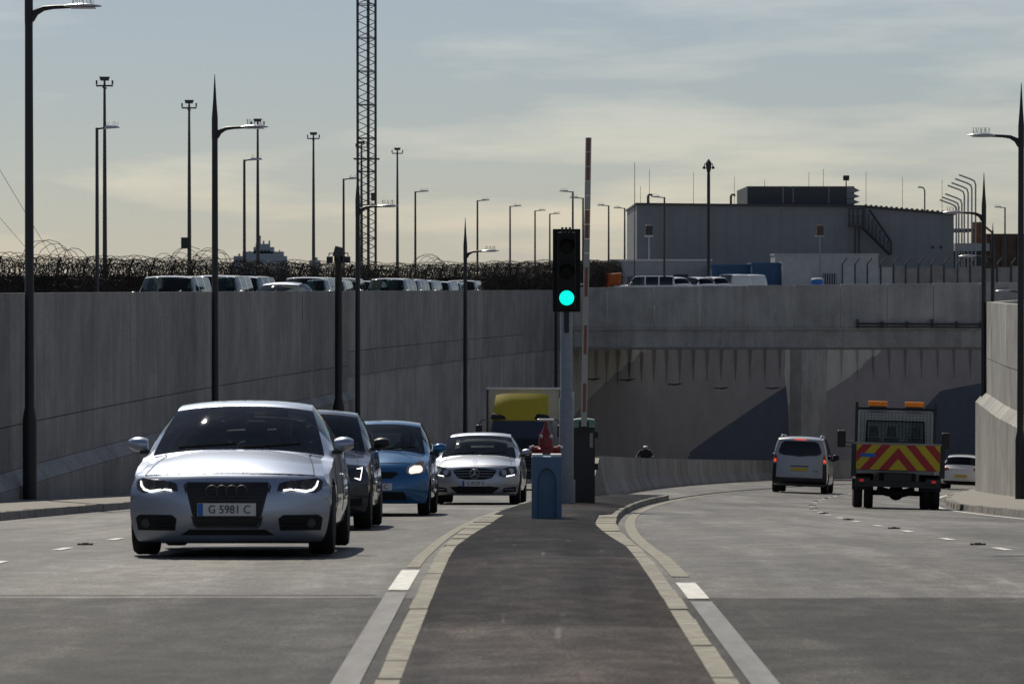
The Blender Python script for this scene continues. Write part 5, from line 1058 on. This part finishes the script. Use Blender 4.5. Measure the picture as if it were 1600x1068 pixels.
for s in (-1, 1):
    MB().box(s*.9-.035, s*.9+.035, 2.72, 2.79, 1.0, 2.42).build('headboard_post', M['black'], tp)
    MB().box(s*1.0-.02, s*1.0+.02, .06, 2.7, .98, 1.36).build('dropside', M['black'], tp)
    MB().box(s*.98-.06, s*.98+.06, -.02, .06, .7, 1.42).build('corner_post', M['black'], tp)
    m_ = MB().box(s*1.22-.1, s*1.22+.1, 4.1, 4.2, 1.38, 1.78).build('wing_mirror', M['black'], tp, bevel=.03); MB().tube([(s*.93, 4.15, 1.5), (s*1.15, 4.15, 1.52)], .02, 5).tube([(s*.93, 4.15, 1.4), (s*1.15, 4.15, 1.42)], .02, 5).build('mirror_arm', M['black'], m_)
    l_ = MB().box(s*.78-.16, s*.78+.16, -.06, -.01, .56, .68).build('lamp_cluster', M['black'], tp); MB().box(s*.80-.05, s*.80+.05, -.07, -.061, .59, .645).build('tail_light', M['dimtail'], l_)
    for xx in ((.62, .86) if s < 0 else (.64, .87)): 
        ty = MB().lathe([(.2, -.1), (.32, -.1), (.34, -.07), (.34, .07), (.32, .1), (.2, .1)], 24, axis='x', c=(s*xx, 1.1, .34)).build('tyre', M['rubber'], tp, smooth=40); MB().lathe([(.02, -.05), (.2, -.04), (.2, .04), (.02, .05)], 16, axis='x', c=(s*xx, 1.1, .34)).build('rim', M['grey'], ty)
    ty = MB().lathe([(.2, -.11), (.32, -.11), (.34, -.07), (.34, .07), (.32, .11), (.2, .11)], 24, axis='x', c=(s*.82, 4.4, .34)).build('tyre', M['rubber'], tp, smooth=40); MB().lathe([(.02, -.06), (.2, -.05), (.2, .05), (.02, .06)], 16, axis='x', c=(s*.82, 4.4, .34)).build('rim', M['grey'], ty)
    MB().grid([[(s*x, 1.1+.42*math.cos(a), .36+.42*math.sin(a)) for a in np.linspace(.1, PI-.1, 10)] for x in (.52, .99)]).build('mudguard', M['black'], tp)
    bc = MB().lathe([(.001, -.22), (.05, -.22), (.062, -.18), (.062, .18), (.05, .22), (.001, .22)], 14, axis='x', c=(s*.42, 2.85, 2.40)).build('beacon', M['amber'], tp, smooth=40); MB().box(s*.42-.2, s*.42+.2, 2.78, 2.92, 2.30, 2.335).build('beacon_base', M['black'], bc)
MB().tube([(-.9, 2.75, 2.28), (.9, 2.75, 2.28)], .03, 6).build('headboard_rail', M['black'], tp); MB().tube([(-.25, 2.85, 2.45), (.25, 2.85, 2.45)], .012, 5).build('light_bar', M['lamp'], tp)
MB().box(-.98, .98, .05, 2.75, .86, .97).build('bed', M['black'], tp); MB().box(-.4, .4, .1, 4.6, .5, .8).build('chassis', M['matt'], tp); MB().box(-.95, .95, .0, .12, .48, .62).build('rear_bumper', M['black'], tp)
MB().tube([(-.45, .5, .42), (-.2, .5, .36), (.1, .5, .34), (.4, .5, .42)], .09, 8).lathe([(.02, -.15), (.16, -.1), (.18, 0), (.16, .1), (.02, .15)], 14, axis='y', c=(0, 1.1, .36)).tube([(-.7, 1.1, .35), (.7, 1.1, .35)], .06, 8).build('axle', M['matt'], tp)
tb = MB().box(-.93, .93, -.03, .03, .86, 1.42).build('tailboard', M['chev_y'], tp); MB().box(-.96, .96, -.035, .035, 1.425, 1.47).build('top_rail', M['panel'], tb)
def clip_stripe(x0, dirn, w=.21):
    out = []; 
    b0, b1 = x0, x0+w; hh = .56; run = .48*dirn; p = [(b0, .86), (b1, .86), (b1+run, 1.42), (b0+run, 1.42)]
    def clip(poly, k, lim, keep):
        r = []
        for a, b in zip(poly, poly[1:]+poly[:1]):
            ia, ib = keep(a[k], lim), keep(b[k], lim)
            if ia: r.append(a)
            if ia != ib: t_ = (lim-a[k])/(b[k]-a[k]); r.append(tuple(a[i]+(b[i]-a[i])*t_ for i in (0, 1)))
        return r
    lo, hi = ((-.925, -.001) if dirn > 0 else (.001, .925)); p = clip(p, 0, lo, lambda v, l: v >= l)
    return clip(p, 0, hi, lambda v, l: v <= l) if len(p) > 2 else []
for k in range(-2, 5):
    for dirn in (1, -1):
        x0 = (-.42*k-.48+.05) if dirn > 0 else (.42*k+.48-.05-.21); q = clip_stripe(x0, dirn)
        if len(q) > 2: MB().prism(q, -.036, -.031).build('chevron', M['chev_r'], tb)
MB().box(-.84, -.5, -.044, -.037, 1.14, 1.22).build('sticker', M['plate_b'], tb); MB().box(-.3, .3, -.04, .0, .62, .78).build('plate_holder', M['black'], tp)
place(tp, X_at(1402, 77), 77, -1, 0)
# ------------------------------------------------------------------ box lorry facing us in the oncoming lane
lo = empty('box_lorry', label='white box lorry with a yellow roof deflector and dark cab', cat='lorry')
bxm = MB().box(-1.22, 1.22, 1.75, 7.5, .95, 3.34).build('box_body', M['contw'], lo, bevel=.02)
for s in (-1, 1): MB().box(s*1.21-.03, s*1.21+.03, 1.71, 1.76, .95, 3.34).build('edge_trim', M['steel'], bxm)
MB().box(-1.24, 1.24, 1.7, 1.76, 3.3, 3.37).build('top_trim', M['lamp'], bxm)
cb = MB().hexa([(-1.03, .05, .5), (1.03, .05, .5), (1.05, 1.65, .5), (-1.05, 1.65, .5)], [(-1.03, .0, 1.25), (1.03, 0, 1.25), (1.05, 1.65, 1.25), (-1.05, 1.65, 1.25)]).hexa([(-1.03, .0, 1.26), (1.03, 0, 1.26), (1.05, 1.65, 1.26), (-1.05, 1.65, 1.26)], [(-.9, .38, 2.26), (.9, .38, 2.26), (.95, 1.6, 2.3), (-.95, 1.6, 2.3)]).build('cab', M['navy'], lo, bevel=.05)
MB().add([(-.92, .02, 1.33), (.92, .02, 1.33), (.83, .335, 2.12), (-.83, .335, 2.12), (-.92, .06, 1.33), (.92, .06, 1.33), (.83, .38, 2.12), (-.83, .38, 2.12)], [(0, 1, 2, 3), (7, 6, 5, 4), (0, 4, 5, 1), (1, 5, 6, 2), (2, 6, 7, 3), (3, 7, 4, 0)]).build('windscreen', M['dglass'], lo)
rows = []
for u in np.linspace(0, 1, 8):
    y = .45+.5*u**1.6; zz = 2.28+.88*u**.9; w = .92-.06*u; rows.append([(w*t, y+.1*abs(t)**3, zz-.06*abs(t)**4) for t in np.linspace(-1, 1, 11)])
dq = MB().grid(rows); dq.grid([[r[0] for r in rows], [(r[0][0], r[0][1], 2.3) for r in rows]]); dq.grid([[r[-1] for r in rows], [(r[-1][0], r[-1][1], 2.3) for r in rows]]); dq.grid([rows[-1], [(p[0], p[1], 2.3) for p in rows[-1]]])
dq.build('roof_deflector', M['yellow'], lo, smooth=40)
for s in (-1, 1):
    MB().hexa([(s*.72-.28, .42, 2.3), (s*.72+.28, .42, 2.3), (s*.72+.24, .8, 2.3), (s*.72-.28, .8, 2.3)], [(s*.72-.2, .5, 2.5), (s*.72+.2, .5, 2.44), (s*.72+.2, .8, 2.44), (s*.72-.2, .8, 2.5)]).build('marker_pod', M['black'], lo, bevel=.05)
    m_ = MB().box(s*1.33-.1, s*1.33+.1, .2, .3, 1.72, 2.12).build('wing_mirror', M['black'], lo, bevel=.04); MB().tube([(s*.98, .25, 2.2), (s*1.2, .25, 2.3), (s*1.33, .25, 2.14)], .02, 5).build('mirror_arm', M['black'], m_)
    MB().box(s*.8-.17, s*.8+.17, -.06, .03, .62, .82).build('headlight', M['lens'], lo, bevel=.02)
    for yy, r_ in ((.95, .42), (5.6, .42)):
        ty = MB().lathe([(.24, -.13), (.39, -.13), (r_, -.09), (r_, .09), (.39, .13), (.24, .13)], 24, axis='x', c=(s*.98, yy, r_)).build('tyre', M['rubber'], lo, smooth=40); MB().lathe([(.02, -.06), (.24, -.05), (.24, .05), (.02, .06)], 16, axis='x', c=(s*.98, yy, r_)).build('rim', M['grey'], ty)
MB().box(-1.0, 1.0, -.08, .02, .38, .6).build('bumper', M['black'], lo, bevel=.03); g = MB().box(-.6, .6, -.03, .02, .68, 1.18).build('grille', M['matt'], lo)
for k in range(4): MB().box(-.58, .58, -.045, -.031, .72+.11*k, .75+.11*k).build('grille_bar', M['steel'], g)
MB().box(-.5, -.1, -.035, .0, 1.03, 1.15).build('yellow_panel', M['yellow'], lo); MB().box(-.45, .45, .3, 7.3, .5, .94).build('chassis', M['matt'], lo); MB().box(-.62, -.22, -.02, .01, 1.2, 1.28).build('name_board', M['panel'], lo)
place(lo, X_at(820, 112)-.2, 112)
# ------------------------------------------------------------------ motorcycle and rider behind the barrier
mc = empty('motorcycle', label='dark motorcycle mostly hidden behind the concrete median barrier', cat='motorcycle')
for yy in (.3, 1.7):
    ty = MB().lathe([(.22, -.05), (.28, -.06), (.31, 0), (.28, .06), (.22, .05)], 22, axis='x', c=(0, yy, .31)).build('wheel', M['rubber'], mc, smooth=50); MB().lathe([(.02, -.03), (.22, -.02), (.22, .02), (.02, .03)], 14, axis='x', c=(0, yy, .31)).build('rim', M['grey'], ty)
MB().hexa([(-.12, .65, .35), (.12, .65, .35), (.12, 1.45, .35), (-.12, 1.45, .35)], [(-.16, .6, .78), (.16, .6, .78), (.12, 1.2, .74), (-.12, 1.2, .74)]).build('engine', M['black'], mc, bevel=.05)
MB().hexa([(-.14, 1.0, .74), (.14, 1.0, .74), (.11, 1.9, .8), (-.11, 1.9, .8)], [(-.14, 1.0, .80), (.14, 1.0, .80), (.1, 1.95, .88), (-.1, 1.95, .88)]).build('saddle', M['matt'], mc, bevel=.03)
MB().tube([(-.09, .3, .31), (-.09, .55, .9)], .03, 6).tube([(.09, .3, .31), (.09, .55, .9)], .03, 6).build('fork', M['grey'], mc); MB().tube([(-.36, .72, 1.02), (-.15, .58, .96), (.15, .58, .96), (.36, .72, 1.02)], .018, 6).build('handlebar', M['black'], mc)
MB().lathe([(.02, -.06), (.09, -.04), (.1, .05)], 14, axis='y', c=(0, .45, .84)).build('headlight', M['lens'], mc)
place(mc, X_at(1005, 135), 135)
def rider():
    co = [(0, 1.3, .88), (0, 1.25, 1.1), (0, 1.18, 1.3), (0, 1.13, 1.4), (0, 1.09, 1.48), (0, 1.07, 1.57), (-.22, 1.15, 1.32), (-.33, .95, 1.14), (-.33, .74, 1.06), (.22, 1.15, 1.32), (.33, .95, 1.14), (.33, .74, 1.06), (-.18, .95, .86), (-.2, 1.1, .45), (-.2, .95, .33), (.18, .95, .86), (.2, 1.1, .45), (.2, .95, .33)]
    rad = [.16, .17, .15, .07, .13, .12, .09, .06, .045, .09, .06, .045, .1, .07, .05, .1, .07, .05]
    ed = [(0, 1), (1, 2), (2, 3), (3, 4), (4, 5), (2, 6), (6, 7), (7, 8), (2, 9), (9, 10), (10, 11), (0, 12), (12, 13), (13, 14), (0, 15), (15, 16), (16, 17)]
    me = bpy.data.meshes.new('person'); me.from_pydata(co, ed, []); o = link('person', me, M['cloth']); o.modifiers.new('skin', 'SKIN'); q = o.modifiers.new('sub', 'SUBSURF'); q.levels = 2; q.render_levels = 2
    for i, r in enumerate(rad): me.skin_vertices[0].data[i].radius = (r, r)
    me.skin_vertices[0].data[0].use_root = True; bpy.context.view_layer.update()
    m2 = bpy.data.meshes.new_from_object(o.evaluated_get(bpy.context.evaluated_depsgraph_get())); bpy.data.objects.remove(o); m2.materials.clear(); m2.materials.append(M['cloth']); m2.materials.append(M['grey'])
    for p in m2.polygons: p.use_smooth = True; p.material_index = 1 if p.center.z > 1.43 else 0
    ob = link('person', m2); ob.matrix_world = mc.matrix_world.copy(); tag(ob, 'motorcycle rider in dark jacket and grey helmet above the median barrier', 'person')
rider()
# ------------------------------------------------------------------ parked off-roaders and cars on the lots
U = Shell([(.4, .32, .75, 0, .1, 'f'), (.08, .35, .85, 0, .2, 'f'), (0, .6, .87, 0, .22, 'f'), (.03, .95, .86, 0, .2, 'f'), (.12, 1.08, .84, .02, .16, 'hood'), (.7, 1.14, .82, .05, .08, 'hood'), (1.1, 1.17, .8, .05, .06, 'hood'), (1.15, 1.18, .79, .05, .06, 'wind'), (1.6, 1.72, .70, .04, .06, 'wind'), (1.75, 1.83, .68, .04, .05, 'roof'), (2.2, 1.87, .68, .04, 0, 'roof'), (4.0, 1.87, .68, .04, -.02, 'roof'), (4.5, 1.83, .68, .04, -.04, 'back'), (4.68, 1.25, .78, .03, -.06, 'trunk'), (4.7, 1.15, .82, .02, -.08, 'rear'), (4.75, .9, .86, 0, -.1, 'rear'), (4.75, .5, .86, 0, -.1, 'rear'), (4.5, .35, .75, 0, -.05, 'end')],
          [(.3, 1.02, .86), (1.2, 1.1, .87), (3, 1.13, .87), (4.6, 1.13, .85)], {'w': [(.2, .87, .85), (1, .9, .88), (3, .9, .88), (4.6, .88, .86)], 'z': (.75, .42, .34)}, (.9, 3.7), .38, sub=3)
U.wins = [(1.45, 2.45), (2.55, 3.4), (3.5, 4.45)]; U.track = .77; U.tw = .24
def plain_nose(t, s):
    f = s.front; patch(f, [(-.4, .7), (-.4, .92), (.4, .92), (.4, .7)], .01, 'grille', M['matt'], t)
    for sg in (1, -1): patch(f, [(x*sg, z) for x, z in ((.5, .74), (.5, .92), (.78, .92), (.78, .74))], .01, 'headlight', M['lens'], t); door_mirror(t, sg*.95, 1.45, 1.28, M['white'], .2, .2)
    seats(t, 1.95, .62); seats(t, 2.8, .62)
suv = saloon('off_roader', 'white boxy off-roader parked in the row on the razor-wire lot', M['white'], U, plain_nose)
rowx = [(243, 104), (316, 112), (352, 120), (462, 128), (498, 137), (520, 146), (548, 152), (592, 150), (615, 160), (640, 168), (668, 174), (690, 180), (712, 186)]
for i, (px, dd) in enumerate(rowx):
    o = suv if i == 0 else dup(suv); o.location = (X_at(px, dd), dd, zlot(dd)); o.rotation_euler = (0, 0, R(-7+random.uniform(-3, 3))); k = random.uniform(.98, 1.04)
    o.scale = (1, 1, k); tag(o, 'white boxy off-roader parked in the row on the razor-wire lot', 'car', 'off-roaders parked on the razor-wire lot')
o = saloon('parked_saloon_car', 'low silver estate car parked among the white off-roaders', M['silver2'], D, lambda t, s: None); o.location = (X_at(406, 116), 116, zlot(116)+.12); o.scale = (1, 1, 1.08); o.rotation_euler.z = R(-14)
hb_ = saloon('parked_hatchback', 'white hatchback', M['white'], B, lambda t, s: [door_mirror(t, sg*.92, 1.5, 1.03, M['white']) for sg in (1, -1)])
vb_ = saloon('parked_van', 'white van', M['white'], V, lambda t, s: [door_mirror(t, sg*.95, 1.6, 1.18, M['white']) for sg in (1, -1)])
for i, (src, px, dd, rz, zs, lab) in enumerate(((suv, 955, 250, -94, .9, 'white off-roader parked side-on next to the orange lorry'), (hb_, 1022, 254, -150, 1.12, 'white hatchback parked behind the bridge parapet nearest the off-roader'), (hb_, 1060, 257, -150, 1.12, 'white hatchback parked behind the bridge parapet between other parked cars'), (hb_, 1084, 259, -150, 1.14, 'white hatchback parked behind the bridge parapet beside the first van'), (vb_, 1110, 261, -150, 1.0, 'white van parked beside a hatchback before the containers'), (vb_, 1134, 263, -150, 1.0, 'white van parked nearest the lighter blue container'))):
    o = src if (src is not suv and i in (1, 4)) else dup(src); o.location = (X_at(px, dd), dd, zlot(dd)); o.rotation_euler = (0, 0, R(rz)); o.scale = (1, 1, zs); tag(o, lab, 'van' if src is vb_ else 'car', 'cars parked behind the bridge parapet')
